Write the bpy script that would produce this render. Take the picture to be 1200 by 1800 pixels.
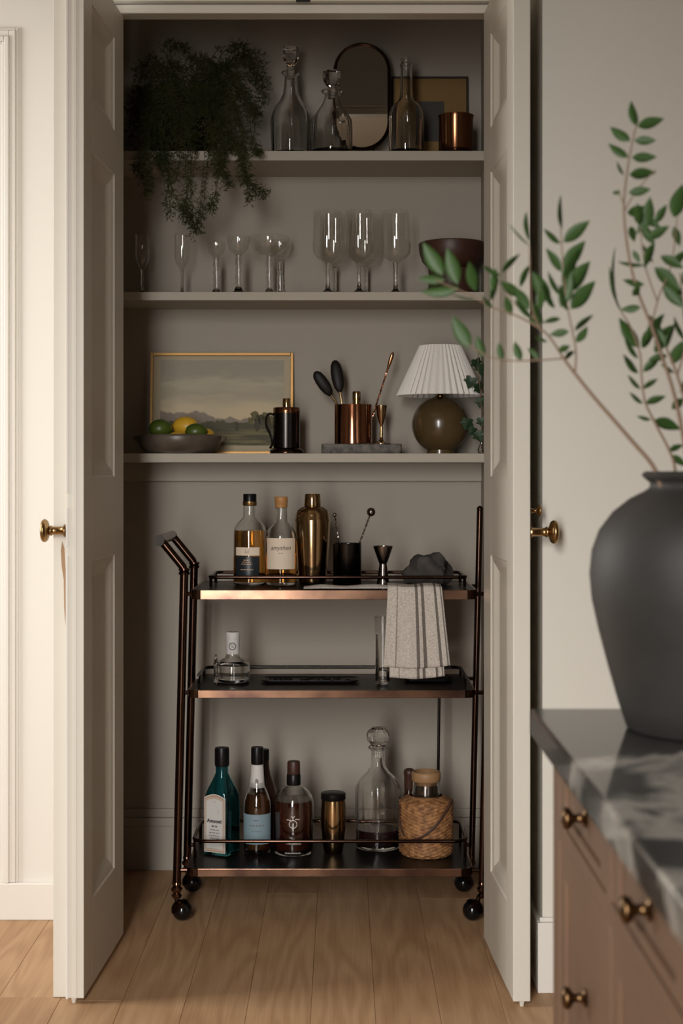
import bpy, bmesh, math, random
from mathutils import Vector, Matrix
random.seed(7)
for o in list(bpy.data.objects): bpy.data.objects.remove(o)
S = bpy.context.scene
C = S.collection
F = 2640.0            # focal length in pixels of the 1200x1800 frame
CZ = 1.15             # camera height
HY = 828.0            # horizon row
# ------------------------------------------------------------------ camera
cam_d = bpy.data.cameras.new('camera'); cam = bpy.data.objects.new('camera', cam_d); C.objects.link(cam)
cam.location = (0, 0, CZ); cam.rotation_euler = (math.pi/2, 0, 0)
cam_d.sensor_fit = 'VERTICAL'; cam_d.sensor_height = 36.0; cam_d.lens = F/1800*36.0
cam_d.shift_y = -(900-HY)/1800
cam_d.clip_start = 0.05
cam_d.dof.use_dof = True; cam_d.dof.focus_distance = 4.0; cam_d.dof.aperture_fstop = 9.0
S.camera = cam
# ------------------------------------------------------------------ world, lights, exposure
W = bpy.data.worlds.new('sky'); S.world = W; W.use_nodes = True
W.node_tree.nodes['Background'].inputs[0].default_value = (0.75, 0.82, 0.9, 1)
W.node_tree.nodes['Background'].inputs[1].default_value = 0.25
def area(name, loc, tgt, sx, sy, power, col):
    l = bpy.data.lights.new(name, 'AREA'); l.shape = 'RECTANGLE'; l.size = sx; l.size_y = sy
    l.energy = power; l.color = col
    o = bpy.data.objects.new(name, l); C.objects.link(o); o.location = loc
    o.rotation_euler = (Vector(tgt)-Vector(loc)).to_track_quat('-Z', 'Y').to_euler()
    return o
# daylight falls in through the tall window behind the camera, coming down from the sky
key = area('window_daylight_rear', (-0.64, -0.64, 1.32), (-0.64+0.15, 0.36, 1.32-0.345), 0.52, 2.4, 31, (1.0, 0.975, 0.94))
key.data.spread = math.radians(78)
area('window_daylight_side', (-2.56, 3.1, 1.6), (0, 3.1, 0.8), 0.7, 1.4, 52, (1.0, 0.97, 0.93))
S.view_settings.view_transform = 'Standard'; S.view_settings.look = 'None'
S.view_settings.exposure = 0.0; S.view_settings.gamma = 1.0
S.view_settings.use_curve_mapping = False
S.cycles.transparent_max_bounces = 32

# ------------------------------------------------------------------ helpers
def P(px, py, Y): return Vector(((px-600)*Y/F, Y, CZ-(py-HY)*Y/F))
def X(px, Y): return (px-600)*Y/F
def new_mesh(name, verts, faces, smooth=False):
    m = bpy.data.meshes.new(name); m.from_pydata([tuple(v) for v in verts], [], faces); m.update()
    if smooth:
        for p in m.polygons: p.use_smooth = True
    return m
def link(name, mesh, mat, parent=None, loc=None, rot=None):
    o = bpy.data.objects.new(name, mesh); C.objects.link(o)
    if mat is not None:
        if not mesh.materials: mesh.materials.append(mat)
    if parent: o.parent = parent
    if loc is not None: o.location = loc
    if rot is not None: o.rotation_euler = rot
    return o
def tag(o, label=None, cat=None, group=None, kind=None):
    if label: o['label'] = label
    if cat: o['category'] = cat
    if group: o['group'] = group
    if kind: o['kind'] = kind
    return o
def thing(name, label, cat, loc=(0,0,0), rz=0.0, group=None):
    o = bpy.data.objects.new(name, None); C.objects.link(o); o.location = loc; o.rotation_euler = (0,0,rz)
    o.empty_display_size = 0.02
    return tag(o, label, cat, group)
def structure(o): o['kind'] = 'structure'; return o

class MB:
    """collects geometry of one mesh"""
    def __init__(s): s.v = []; s.f = []
    def add(s, vs, fs):
        n = len(s.v); s.v += [Vector(v) for v in vs]; s.f += [tuple(i+n for i in f) for f in fs]; return s
    def box(s, x0, x1, y0, y1, z0, z1):
        x0, x1 = sorted((x0,x1)); y0, y1 = sorted((y0,y1)); z0, z1 = sorted((z0,z1))
        return s.add([(x0,y0,z0),(x1,y0,z0),(x1,y1,z0),(x0,y1,z0),(x0,y0,z1),(x1,y0,z1),(x1,y1,z1),(x0,y1,z1)],
              [(0,3,2,1),(4,5,6,7),(0,1,5,4),(1,2,6,5),(2,3,7,6),(3,0,4,7)])
    def lathe(s, prof, seg=32, c=(0,0,0), fn=None, close=False):
        """prof: (r,z) from start to end; r==0 collapses; profile may loop (outer then inner)"""
        n0 = len(s.v); rings = []
        vs = []; fs = []
        for (r, z) in prof:
            if r < 1e-6:
                rings.append([len(vs)]); vs.append((c[0], c[1], c[2]+z))
            else:
                ring = []
                for k in range(seg):
                    a = 2*math.pi*k/seg; rr = r if fn is None else fn(r, z, a)
                    ring.append(len(vs)); vs.append((c[0]+rr*math.sin(a), c[1]-rr*math.cos(a), c[2]+z))
                rings.append(ring)
        for a, b in zip(rings[:-1], rings[1:]):
            if len(a) == 1 and len(b) == 1: continue
            for k in range(seg):
                k2 = (k+1) % seg
                if len(a) == 1: fs.append((a[0], b[k2], b[k]))
                elif len(b) == 1: fs.append((a[k], a[k2], b[0]))
                else: fs.append((a[k], a[k2], b[k2], b[k]))
        return s.add(vs, fs)
    def tube(s, pts, rad, seg=8, cap=True, closed=False):
        pts = [Vector(p) for p in pts]; n = len(pts)
        rads = rad if isinstance(rad, (list, tuple)) else [rad]*n
        vs = []; fs = []; prev = None
        for i, p in enumerate(pts):
            if closed: d = pts[(i+1) % n]-pts[i-1]
            else: d = pts[min(i+1, n-1)]-pts[max(i-1, 0)]
            d.normalize()
            if prev is None:
                up = Vector((0,0,1)) if abs(d.z) < 0.9 else Vector((1,0,0))
                a = d.cross(up).normalized()
            else:
                a = (prev-d*prev.dot(d)).normalized()
            prev = a; b = d.cross(a)
            for k in range(seg):
                t = 2*math.pi*k/seg
                vs.append(p+(a*math.cos(t)+b*math.sin(t))*rads[i])
        m = n if closed else n-1
        for i in range(m):
            j = (i+1) % n
            for k in range(seg):
                k2 = (k+1) % seg
                fs.append((i*seg+k, i*seg+k2, j*seg+k2, j*seg+k))
        if cap and not closed:
            fs.append(tuple(range(seg))[::-1]); fs.append(tuple((n-1)*seg+k for k in range(seg)))
        return s.add(vs, fs)
    def ball(s, c, r, seg=20, rings=12, sc=(1,1,1)):
        prof = [(r*math.sin(math.pi*i/rings), -r*math.cos(math.pi*i/rings)) for i in range(rings+1)]
        prof[0] = (0, -r); prof[-1] = (0, r)
        n0 = len(s.v); s.lathe(prof, seg)
        for i in range(n0, len(s.v)):
            v = s.v[i]; s.v[i] = Vector((c[0]+v.x*sc[0], c[1]+v.y*sc[1], c[2]+v.z*sc[2]))
        return s
    def loft(s, rings, cap0=True, cap1=True):
        n = len(rings[0]); vs = [v for r in rings for v in r]; fs = []
        for i in range(len(rings)-1):
            for k in range(n):
                k2 = (k+1) % n
                fs.append((i*n+k, i*n+k2, (i+1)*n+k2, (i+1)*n+k))
        if cap0: fs.append(tuple(range(n))[::-1])
        if cap1: fs.append(tuple((len(rings)-1)*n+k for k in range(n)))
        return s.add(vs, fs)
    def xform(s, M):
        s.v = [M @ v for v in s.v]; return s
    def build(s, name, mat, parent=None, smooth=False, loc=None, rot=None, bevel=0, fixn=True, angle=None):
        m = new_mesh(name, s.v, s.f, smooth)
        if fixn:
            bm = bmesh.new(); bm.from_mesh(m); bmesh.ops.recalc_face_normals(bm, faces=bm.faces); bm.to_mesh(m); bm.free()
        o = link(name, m, mat, parent, loc, rot)
        if smooth:
            try: m.set_sharp_from_angle(angle=math.radians(angle or 40))
            except Exception: pass
        if bevel:
            b = o.modifiers.new('bevel', 'BEVEL'); b.width = bevel; b.segments = 2; b.limit_method = 'ANGLE'
        return o

def rrect(w, d, r, n=5, cham=False):
    """rounded rectangle outline centred on 0 (x,y)"""
    pts = []
    for (cx, cy, a0) in ((w/2-r, d/2-r, 0), (-w/2+r, d/2-r, 90), (-w/2+r, -d/2+r, 180), (w/2-r, -d/2+r, 270)):
        for k in range(n+1):
            a = math.radians(a0+90*k/n); pts.append((cx+r*math.cos(a), cy+r*math.sin(a)))
    return pts
def smoothpath(pts, n=6):
    """Catmull-Rom through points"""
    pts = [Vector(p) for p in pts]; out = []
    for i in range(len(pts)-1):
        p0 = pts[max(i-1,0)]; p1 = pts[i]; p2 = pts[i+1]; p3 = pts[min(i+2,len(pts)-1)]
        for k in range(n):
            t = k/n
            out.append(0.5*((2*p1)+(p2-p0)*t+(2*p0-5*p1+4*p2-p3)*t*t+(-p0+3*p1-3*p2+p3)*t**3))
    out.append(pts[-1]); return out

# ------------------------------------------------------------------ materials
def mat(name, col, rough=0.5, metal=0.0, trans=0.0, ior=1.45, spec=None, coat=0, bump=None, vary=None, sheen=0, alpha=1):
    m = bpy.data.materials.new(name); m.use_nodes = True; nt = m.node_tree
    b = nt.nodes['Principled BSDF']
    b.inputs['Base Color'].default_value = (*col, 1); b.inputs['Roughness'].default_value = rough
    b.inputs['Metallic'].default_value = metal; b.inputs['Transmission Weight'].default_value = trans
    b.inputs['IOR'].default_value = ior
    if spec is not None: b.inputs['Specular IOR Level'].default_value = spec
    b.inputs['Coat Weight'].default_value = coat
    b.inputs['Sheen Weight'].default_value = sheen
    tc = nt.nodes.new('ShaderNodeTexCoord')
    if vary:
        sc, amt, col2 = vary
        n = nt.nodes.new('ShaderNodeTexNoise'); n.inputs['Scale'].default_value = sc; n.inputs['Detail'].default_value = 5
        nt.links.new(tc.outputs['Object'], n.inputs['Vector'])
        r = nt.nodes.new('ShaderNodeValToRGB')
        r.color_ramp.elements[0].position = 0.5-amt; r.color_ramp.elements[1].position = 0.5+amt
        r.color_ramp.elements[0].color = (*col, 1); r.color_ramp.elements[1].color = (*col2, 1)
        nt.links.new(n.outputs[0], r.inputs[0]); nt.links.new(r.outputs[0], b.inputs['Base Color'])
    if bump:
        sc, st = bump
        n = nt.nodes.new('ShaderNodeTexNoise'); n.inputs['Scale'].default_value = sc; n.inputs['Detail'].default_value = 4
        nt.links.new(tc.outputs['Object'], n.inputs['Vector'])
        bp = nt.nodes.new('ShaderNodeBump'); bp.inputs['Strength'].default_value = st; bp.inputs['Distance'].default_value = 0.002
        nt.links.new(n.outputs[0], bp.inputs['Height']); nt.links.new(bp.outputs[0], b.inputs['Normal'])
    return m
M = {}
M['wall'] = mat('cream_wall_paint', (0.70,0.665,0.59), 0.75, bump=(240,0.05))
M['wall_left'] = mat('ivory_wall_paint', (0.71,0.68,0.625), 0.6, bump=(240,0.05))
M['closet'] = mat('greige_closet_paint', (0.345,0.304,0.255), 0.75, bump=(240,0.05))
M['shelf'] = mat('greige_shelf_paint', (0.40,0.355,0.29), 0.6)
M['door'] = mat('cream_door_paint', (0.67,0.63,0.55), 0.42, vary=(2.2,0.3,(0.63,0.595,0.52)), bump=(300,0.04))
M['trim'] = mat('ivory_trim_paint', (0.73,0.695,0.64), 0.4)
M['room'] = mat('muted_room_paint', (0.14,0.12,0.10), 0.8)
M['ceil'] = mat('ceiling_paint', (0.42,0.355,0.27), 0.85)
M['worn'] = mat('bare_worn_wood', (0.33,0.2,0.11), 0.7)
M['bronze'] = mat('dark_oiled_bronze', (0.085,0.046,0.032), 0.2, 1.0, vary=(9,0.25,(0.05,0.027,0.02)))
M['bronze_lit'] = mat('lit_oiled_bronze', (0.24,0.135,0.085), 0.2, 1.0, vary=(7,0.12,(0.09,0.05,0.038)))  # same bronze as the posts, brighter: light on the rims put into colour
M['blacktray'] = mat('black_tray_glass', (0.007,0.0055,0.005), 0.34, spec=0.18)
M['brass'] = mat('aged_brass', (0.46,0.30,0.135), 0.28, 1.0, vary=(40,0.3,(0.30,0.18,0.08)))
M['gold'] = mat('brushed_brass', (0.40,0.262,0.135), 0.16, 1.0)
M['copper'] = mat('polished_copper', (0.46,0.21,0.12), 0.13, 1.0)
M['darkcopper'] = mat('dark_copper', (0.26,0.115,0.055), 0.18, 1.0)
M['gunmetal'] = mat('black_metal', (0.045,0.04,0.038), 0.24, 1.0)
M['darksteel'] = mat('dark_steel', (0.20,0.17,0.15), 0.2, 1.0)
M['black'] = mat('black_plastic', (0.004,0.0037,0.0035), 0.35, spec=0.3)
M['glass'] = mat('clear_glass', (0.97,0.97,0.96), 0.0, 0, 1.0, 1.47)
def thin_glass(name, tint, edge=1.5, rough=0.015):
    m = bpy.data.materials.new(name); m.use_nodes = True; nt = m.node_tree; N = nt.nodes; L = nt.links
    N.remove(N['Principled BSDF']); out = N['Material Output']
    tr = N.new('ShaderNodeBsdfTransparent'); tr.inputs[0].default_value = (*tint, 1)
    gl = N.new('ShaderNodeBsdfGlossy'); gl.inputs['Roughness'].default_value = rough; gl.inputs[0].default_value = (0.95,0.95,0.95,1)
    lw = N.new('ShaderNodeLayerWeight'); lw.inputs[0].default_value = 0.5
    pw = N.new('ShaderNodeMath'); pw.operation = 'POWER'; pw.inputs[1].default_value = 4.0; L.new(lw.outputs['Facing'], pw.inputs[0])
    fr = N.new('ShaderNodeMath'); fr.operation = 'MULTIPLY_ADD'; fr.inputs[1].default_value = 0.8; fr.inputs[2].default_value = 0.045*edge/1.5; L.new(pw.outputs[0], fr.inputs[0])
    mx = N.new('ShaderNodeMixShader'); L.new(fr.outputs[0], mx.inputs[0]); L.new(tr.outputs[0], mx.inputs[1]); L.new(gl.outputs[0], mx.inputs[2])
    L.new(mx.outputs[0], out.inputs[0]); return m
M['thin'] = thin_glass('thin_clear_glass', (0.985,0.983,0.975), 1.5)
M['solidglass'] = M['glass']
M['tealglass'] = mat('teal_glass', (0.10,0.42,0.47), 0.02, 0, 1.0, 1.4)
M['whisky'] = mat('amber_whisky', (0.78,0.38,0.08), 0.0, 0, 1.0, 1.33)
M['bourbon'] = mat('dark_bourbon', (0.07,0.016,0.008), 0.0, 0, 0.5, 1.33)
M['darkwhisky'] = mat('deep_amber_whisky', (0.40,0.14,0.025), 0.0, 0, 0.9, 1.33)
M['wine'] = mat('dark_red_wine', (0.02,0.006,0.008), 0.03, 0, 0.0, 1.33)
M['darkglass'] = mat('dark_brown_glass', (0.06,0.025,0.015), 0.05, 0, 0.6, 1.45)
M['paper'] = mat('cream_paper_label', (0.66,0.54,0.42), 0.7)
M['whitepaper'] = mat('white_paper_label', (0.55,0.53,0.50), 0.6)
M['bluepaper'] = mat('blue_grey_label', (0.19,0.265,0.30), 0.6)
M['navylabel'] = mat('black_label', (0.012,0.016,0.02), 0.35)
M['copperlabel'] = mat('copper_foil_print', (0.40,0.24,0.14), 0.4)
M['greyink'] = mat('grey_ink', (0.14,0.13,0.13), 0.6)
M['ink'] = mat('dark_ink', (0.03,0.028,0.03), 0.6)
M['white_ink'] = mat('white_print', (0.62,0.58,0.54), 0.5)
M['cork'] = mat('amber_cork', (0.42,0.21,0.07), 0.5, vary=(60,0.2,(0.32,0.15,0.05)))
M['darkwood'] = mat('dark_walnut', (0.030,0.011,0.008), 0.45, vary=(14,0.25,(0.06,0.022,0.013)))
M['rubberspoon'] = mat('black_wooden_spoon', (0.007,0.005,0.0045), 0.5, spec=0.3)
M['stone'] = mat('dark_grey_stone', (0.035,0.03,0.027), 0.9, spec=0.2, vary=(30,0.2,(0.075,0.066,0.06)), bump=(50,0.6))
M['slab'] = mat('brown_grey_marble', (0.05,0.042,0.036), 0.55, vary=(55,0.14,(0.14,0.118,0.10)), bump=(70,0.4))
M['bowl'] = mat('weathered_grey_wood', (0.125,0.097,0.072), 0.36, vary=(18,0.25,(0.065,0.05,0.038)))
M['lemon'] = mat('lemon_rind', (0.62,0.35,0.025), 0.42, bump=(160,0.35))
M['lime'] = mat('lime_rind', (0.022,0.045,0.007), 0.35, vary=(9,0.2,(0.075,0.11,0.012)), bump=(160,0.3))
M['shade'] = mat('white_pleated_fabric', (0.80,0.76,0.71), 0.85)
M['ceramic'] = mat('olive_brown_ceramic', (0.06,0.038,0.016), 0.25, coat=0.3, vary=(9,0.3,(0.095,0.06,0.022)))
M['leaf'] = mat('green_leaf', (0.019,0.044,0.010), 0.5, spec=0.3, vary=(25,0.3,(0.033,0.066,0.014)))
M['ivyleaf'] = mat('dark_ivy_leaf', (0.012,0.035,0.012), 0.45)
M['fern'] = mat('fern_green', (0.018,0.024,0.008), 0.8, spec=0.1, vary=(12,0.2,(0.045,0.043,0.015)))
M['fernstem'] = mat('fern_stem_brown', (0.10,0.07,0.03), 0.7)
M['twig'] = mat('brown_twig', (0.15,0.095,0.06), 0.8)
M['pot'] = mat('dark_pot', (0.010,0.008,0.006), 0.9, spec=0.1)
M['vase'] = mat('matte_charcoal_clay', (0.016,0.0145,0.013), 0.55, spec=0.35, vary=(7,0.25,(0.032,0.0285,0.026)), bump=(60,0.15))
M['frame_gold'] = mat('gilt_frame', (0.34,0.19,0.06), 0.42, 0.6)
M['frame_dark'] = mat('dark_thin_frame', (0.03,0.02,0.014), 0.4, 0.3)
M['matboard'] = mat('cream_matboard', (0.42,0.35,0.24), 0.8)
M['yellowmat'] = mat('mustard_matboard', (0.20,0.115,0.038), 0.8)
M['print'] = mat('dark_print', (0.045,0.04,0.032), 0.7)
M['mirror'] = mat('mirror_glass', (0.86,0.84,0.80), 0.015, 1.0)
M['wicker'] = mat('woven_wicker', (0.36,0.175,0.068), 0.6, vary=(70,0.15,(0.15,0.062,0.022)))
M['rimwood'] = mat('bamboo_rim', (0.30,0.17,0.08), 0.5)
M['leather'] = mat('dark_leather', (0.05,0.022,0.014), 0.35)
M['cabinet'] = mat('brown_oak_cabinet', (0.125,0.068,0.036), 0.5, vary=(5,0.25,(0.095,0.05,0.027)))
M['cab_brass'] = mat('dark_brass_knob', (0.11,0.062,0.028), 0.3, 1.0)
M['rubber'] = mat('black_rubber', (0.005,0.0045,0.0045), 0.12, spec=0.5)
M['capgrey'] = mat('dull_added_end', (0.05,0.042,0.036), 0.7)
M['scroll'] = M['white_ink']

def wood_floor():
    m = bpy.data.materials.new('oak_floor'); m.use_nodes = True; nt = m.node_tree; N = nt.nodes; L = nt.links
    b = N['Principled BSDF']; tc = N.new('ShaderNodeTexCoord'); oi = N.new('ShaderNodeObjectInfo')
    add = N.new('ShaderNodeVectorMath'); add.operation = 'ADD'
    mul = N.new('ShaderNodeVectorMath'); mul.operation = 'SCALE'; mul.inputs['Scale'].default_value = 37.0
    comb = N.new('ShaderNodeCombineXYZ')
    for k in range(3): L.new(oi.outputs['Random'], comb.inputs[k])
    L.new(comb.outputs[0], mul.inputs[0]); L.new(tc.outputs['Object'], add.inputs[0]); L.new(mul.outputs[0], add.inputs[1])
    mp = N.new('ShaderNodeMapping'); mp.inputs['Scale'].default_value = (1.0, 0.13, 1.0); L.new(add.outputs[0], mp.inputs[0])
    nz = N.new('ShaderNodeTexNoise'); nz.inputs['Scale'].default_value = 7; nz.inputs['Detail'].default_value = 2; L.new(mp.outputs[0], nz.inputs[0])
    # cathedral grain: contour lines of a stretched noise
    ms = N.new('ShaderNodeMath'); ms.operation = 'MULTIPLY'; ms.inputs[1].default_value = 60; L.new(nz.outputs[0], ms.inputs[0])
    sn = N.new('ShaderNodeMath'); sn.operation = 'SINE'; L.new(ms.outputs[0], sn.inputs[0])
    mp2 = N.new('ShaderNodeMapping'); mp2.inputs['Scale'].default_value = (1.0, 0.03, 1.0); L.new(add.outputs[0], mp2.inputs[0])
    n2 = N.new('ShaderNodeTexNoise'); n2.inputs['Scale'].default_value = 190; n2.inputs['Detail'].default_value = 3; L.new(mp2.outputs[0], n2.inputs[0])
    mr = N.new('ShaderNodeMapRange'); mr.inputs['From Min'].default_value = -1; mr.inputs['From Max'].default_value = 1
    mr.inputs['To Min'].default_value = 0.38; mr.inputs['To Max'].default_value = 0.62; L.new(sn.outputs[0], mr.inputs[0])
    av = N.new('ShaderNodeMath'); av.operation = 'ADD'; L.new(mr.outputs[0], av.inputs[0])
    sc2 = N.new('ShaderNodeMath'); sc2.operation = 'MULTIPLY_ADD'; sc2.inputs[1].default_value = 0.5; sc2.inputs[2].default_value = -0.25
    L.new(n2.outputs[0], sc2.inputs[0]); L.new(sc2.outputs[0], av.inputs[1])
    r2 = N.new('ShaderNodeMath'); r2.operation = 'MULTIPLY_ADD'; r2.inputs[1].default_value = 0.22; r2.inputs[2].default_value = -0.11
    L.new(oi.outputs['Random'], r2.inputs[0])
    av2 = N.new('ShaderNodeMath'); av2.operation = 'ADD'; L.new(av.outputs[0], av2.inputs[0]); L.new(r2.outputs[0], av2.inputs[1])
    cr = N.new('ShaderNodeValToRGB')
    cr.color_ramp.elements[0].position = 0.2; cr.color_ramp.elements[0].color = (0.31,0.168,0.082,1)
    cr.color_ramp.elements[1].position = 0.8; cr.color_ramp.elements[1].color = (0.48,0.30,0.165,1)
    L.new(av2.outputs[0], cr.inputs[0]); L.new(cr.outputs[0], b.inputs['Base Color'])
    b.inputs['Roughness'].default_value = 0.55; b.inputs['Specular IOR Level'].default_value = 0.25
    return m
M['floor'] = wood_floor()
def marble():
    m = bpy.data.materials.new('dark_veined_marble'); m.use_nodes = True; nt = m.node_tree; N = nt.nodes; L = nt.links
    b = N['Principled BSDF']; tc = N.new('ShaderNodeTexCoord')
    n1 = N.new('ShaderNodeTexNoise'); n1.inputs['Scale'].default_value = 3.6; n1.inputs['Detail'].default_value = 6; n1.inputs['Distortion'].default_value = 0.9
    L.new(tc.outputs['Object'], n1.inputs[0])
    cr = N.new('ShaderNodeValToRGB'); e = cr.color_ramp.elements
    e[0].position = 0.40; e[0].color = (0.030,0.028,0.026,1); e[1].position = 0.47; e[1].color = (0.045,0.042,0.038,1)
    for p, c in ((0.505,(0.33,0.305,0.265,1)), (0.53,(0.22,0.205,0.18,1)), (0.57,(0.05,0.047,0.043,1)), (0.66,(0.035,0.033,0.03,1)), (0.69,(0.3,0.28,0.25,1)), (0.74,(0.05,0.05,0.045,1))):
        k = e.new(p); k.color = c
    L.new(n1.outputs[0], cr.inputs[0]); L.new(cr.outputs[0], b.inputs['Base Color'])
    b.inputs['Roughness'].default_value = 0.09; b.inputs['IOR'].default_value = 1.55
    return m
M['marble'] = marble()
def painting():
    m = bpy.data.materials.new('landscape_painting'); m.use_nodes = True; nt = m.node_tree; N = nt.nodes; L = nt.links
    b = N['Principled BSDF']; b.inputs['Roughness'].default_value = 0.7
    uv = N.new('ShaderNodeUVMap'); sep = N.new('ShaderNodeSeparateXYZ'); L.new(uv.outputs[0], sep.inputs[0])
    def noise(scx, scy, sc, det=5):
        mp = N.new('ShaderNodeMapping'); mp.inputs['Scale'].default_value = (scx, scy, 1); L.new(uv.outputs[0], mp.inputs[0])
        n = N.new('ShaderNodeTexNoise'); n.inputs['Scale'].default_value = sc; n.inputs['Detail'].default_value = det; L.new(mp.outputs[0], n.inputs[0]); return n
    cl = noise(1, 2.6, 3.2)
    mh = N.new('ShaderNodeMath'); mh.operation = 'MULTIPLY_ADD'; mh.inputs[1].default_value = 0.34; L.new(cl.outputs[0], mh.inputs[0]); L.new(sep.outputs[1], mh.inputs[2])
    sky = N.new('ShaderNodeValToRGB'); e = sky.color_ramp.elements
    e[0].position = 0.42; e[0].color = (0.58,0.45,0.27,1); e[1].position = 1.1; e[1].color = (0.30,0.275,0.21,1)
    for p, c in ((0.6,(0.51,0.42,0.28,1)), (0.78,(0.36,0.315,0.23,1)), (0.9,(0.41,0.36,0.26,1))):
        k = e.new(min(p,1)); k.color = c
    L.new(mh.outputs[0], sky.inputs[0])
    def mask(src, a, c):   # 1 below
        r = N.new('ShaderNodeMapRange'); r.inputs['From Min'].default_value = a; r.inputs['From Max'].default_value = c
        r.inputs['To Min'].default_value = 1; r.inputs['To Max'].default_value = 0; L.new(src, r.inputs[0]); return r
    def sub(a, bsock, k):
        n = N.new('ShaderNodeMath'); n.operation = 'MULTIPLY_ADD'; n.inputs[1].default_value = -k
        L.new(bsock, n.inputs[0]); L.new(a, n.inputs[2]); return n
    def mix(fac, a, bcol):
        x = N.new('ShaderNodeMix'); x.data_type = 'RGBA'; L.new(fac, x.inputs[0]); L.new(a, x.inputs[6])
        if isinstance(bcol, tuple): x.inputs[7].default_value = (*bcol, 1)
        else: L.new(bcol, x.inputs[7])
        return x
    # mountains: higher to the left
    nm = noise(1, 0.01, 5, 3); t = sub(sep.outputs[1], nm.outputs[0], 0.28)
    tx = N.new('ShaderNodeMath'); tx.operation = 'MULTIPLY_ADD'; tx.inputs[1].default_value = 0.16; L.new(sep.outputs[0], tx.inputs[0]); L.new(t.outputs[0], tx.inputs[2])
    c1 = mix(mask(tx.outputs[0], 0.265, 0.285).outputs[0], sky.outputs[0], (0.23,0.185,0.145))
    # far tree line
    nt1 = noise(1, 0.6, 14, 6); t2 = sub(sep.outputs[1], nt1.outputs[0], 0.16)
    c2 = mix(mask(t2.outputs[0], 0.185, 0.20).outputs[0], c1.outputs[2], (0.075,0.066,0.034))
    # meadow bands
    nb = noise(0.6, 7, 5, 3); bands = N.new('ShaderNodeValToRGB'); e = bands.color_ramp.elements
    e[0].position = 0.42; e[0].color = (0.07,0.06,0.032,1); e[1].position = 0.6; e[1].color = (0.16,0.14,0.06,1)
    L.new(nb.outputs[0], bands.inputs[0])
    c3 = mix(mask(sep.outputs[1], 0.185, 0.195).outputs[0], c2.outputs[2], bands.outputs[0])
    L.new(c3.outputs[2], b.inputs['Base Color'])
    return m
M['painting'] = painting()
def towel_mat():
    m = bpy.data.materials.new('striped_linen'); m.use_nodes = True; nt = m.node_tree; N = nt.nodes; L = nt.links
    b = N['Principled BSDF']; b.inputs['Roughness'].default_value = 0.9
    uv = N.new('ShaderNodeUVMap'); sep = N.new('ShaderNodeSeparateXYZ'); L.new(uv.outputs[0], sep.inputs[0])
    cr = N.new('ShaderNodeValToRGB'); cr.color_ramp.interpolation = 'CONSTANT'; e = cr.color_ramp.elements
    lin = (0.47,0.42,0.37,1); dk = (0.125,0.105,0.09,1); md = (0.24,0.21,0.185,1)
    e[0].position = 0; e[0].color = lin; e[1].position = 0.165; e[1].color = md
    for p, c in ((0.185,lin),(0.50,dk),(0.55,lin),(0.605,dk),(0.66,lin),(0.84,dk),(0.885,lin),(0.955,dk),(0.975,lin)):
        k = e.new(p); k.color = c
    L.new(sep.outputs[0], cr.inputs[0])
    n = N.new('ShaderNodeTexNoise'); n.inputs['Scale'].default_value = 260; tc = N.new('ShaderNodeTexCoord'); L.new(tc.outputs['Object'], n.inputs[0])
    mr = N.new('ShaderNodeMapRange'); mr.inputs['From Min'].default_value = 0.3; mr.inputs['From Max'].default_value = 0.7
    mr.inputs['To Min'].default_value = 0.75; mr.inputs['To Max'].default_value = 1.18; L.new(n.outputs[0], mr.inputs[0])
    mx = N.new('ShaderNodeMix'); mx.data_type = 'RGBA'; mx.blend_type = 'MULTIPLY'; mx.inputs[0].default_value = 1
    L.new(cr.outputs[0], mx.inputs[6]); L.new(mr.outputs[0], mx.inputs[7]); L.new(mx.outputs[2], b.inputs['Base Color'])
    bp = N.new('ShaderNodeBump'); bp.inputs['Strength'].default_value = 0.5; bp.inputs['Distance'].default_value = 0.001
    L.new(n.outputs[0], bp.inputs['Height']); L.new(bp.outputs[0], b.inputs['Normal'])
    return m
M['towel'] = towel_mat()

# ------------------------------------------------------------------ the setting
YB = 4.337            # closet back wall
YL = 3.858            # room wall left of the closet
YR = 3.32             # room wall right of the closet
XCR = 0.4025          # closet right side
XCL = -0.72
HEAD = 2.275
RX0, RX1, RY0, RZ = -2.6, 2.3, -0.7, 2.75
floor = structure(MB().box(RX0-0.1, RX1+0.1, RY0-0.1, YB+0.1, -0.08, -0.012).build('floor', M['worn']))
# oak planks
PW = 0.1367
def plank_mesh(w, l):
    g = 0.0008; t = 0.012
    v = [(-w/2,0,-t),(w/2,0,-t),(w/2,l,-t),(-w/2,l,-t),
         (-w/2+.0002,0.0002,-g*1.2),(w/2-.0002,0.0002,-g*1.2),(w/2-.0002,l-.0002,-g*1.2),(-w/2+.0002,l-.0002,-g*1.2),
         (-w/2+g,g,0),(w/2-g,g,0),(w/2-g,l-g,0),(-w/2+g,l-g,0)]
    f = [(0,3,2,1)]
    for a in (0, 4):
        for k in range(4): f.append((a+k, a+(k+1)%4, a+4+(k+1)%4, a+4+k))
    f.append((8,9,10,11)); return new_mesh('plank', v, f)
pm = {}
k0 = math.floor((RX0+0.065)/PW)
xx = -0.065+k0*PW
rp = random.Random(3)
while xx < RX1:
    y = RY0 - rp.random()*1.2
    x0 = max(xx, RX0); x1 = min(xx+PW, RX1)
    if x1-x0 < 0.02: xx += PW; continue
    while y < YB:
        l = rp.choice((2.0, 2.4, 2.8, 3.2)); ya = max(y, RY0); yb = min(y+l, YB)
        if yb-ya > 0.05:
            key = (round(x1-x0, 4), round(yb-ya, 3))
            if key not in pm: pm[key] = plank_mesh(*key)
            link('plank', pm[key], M['floor'], floor, ((x0+x1)/2, ya, 0))
        y += l
    xx += PW

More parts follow.
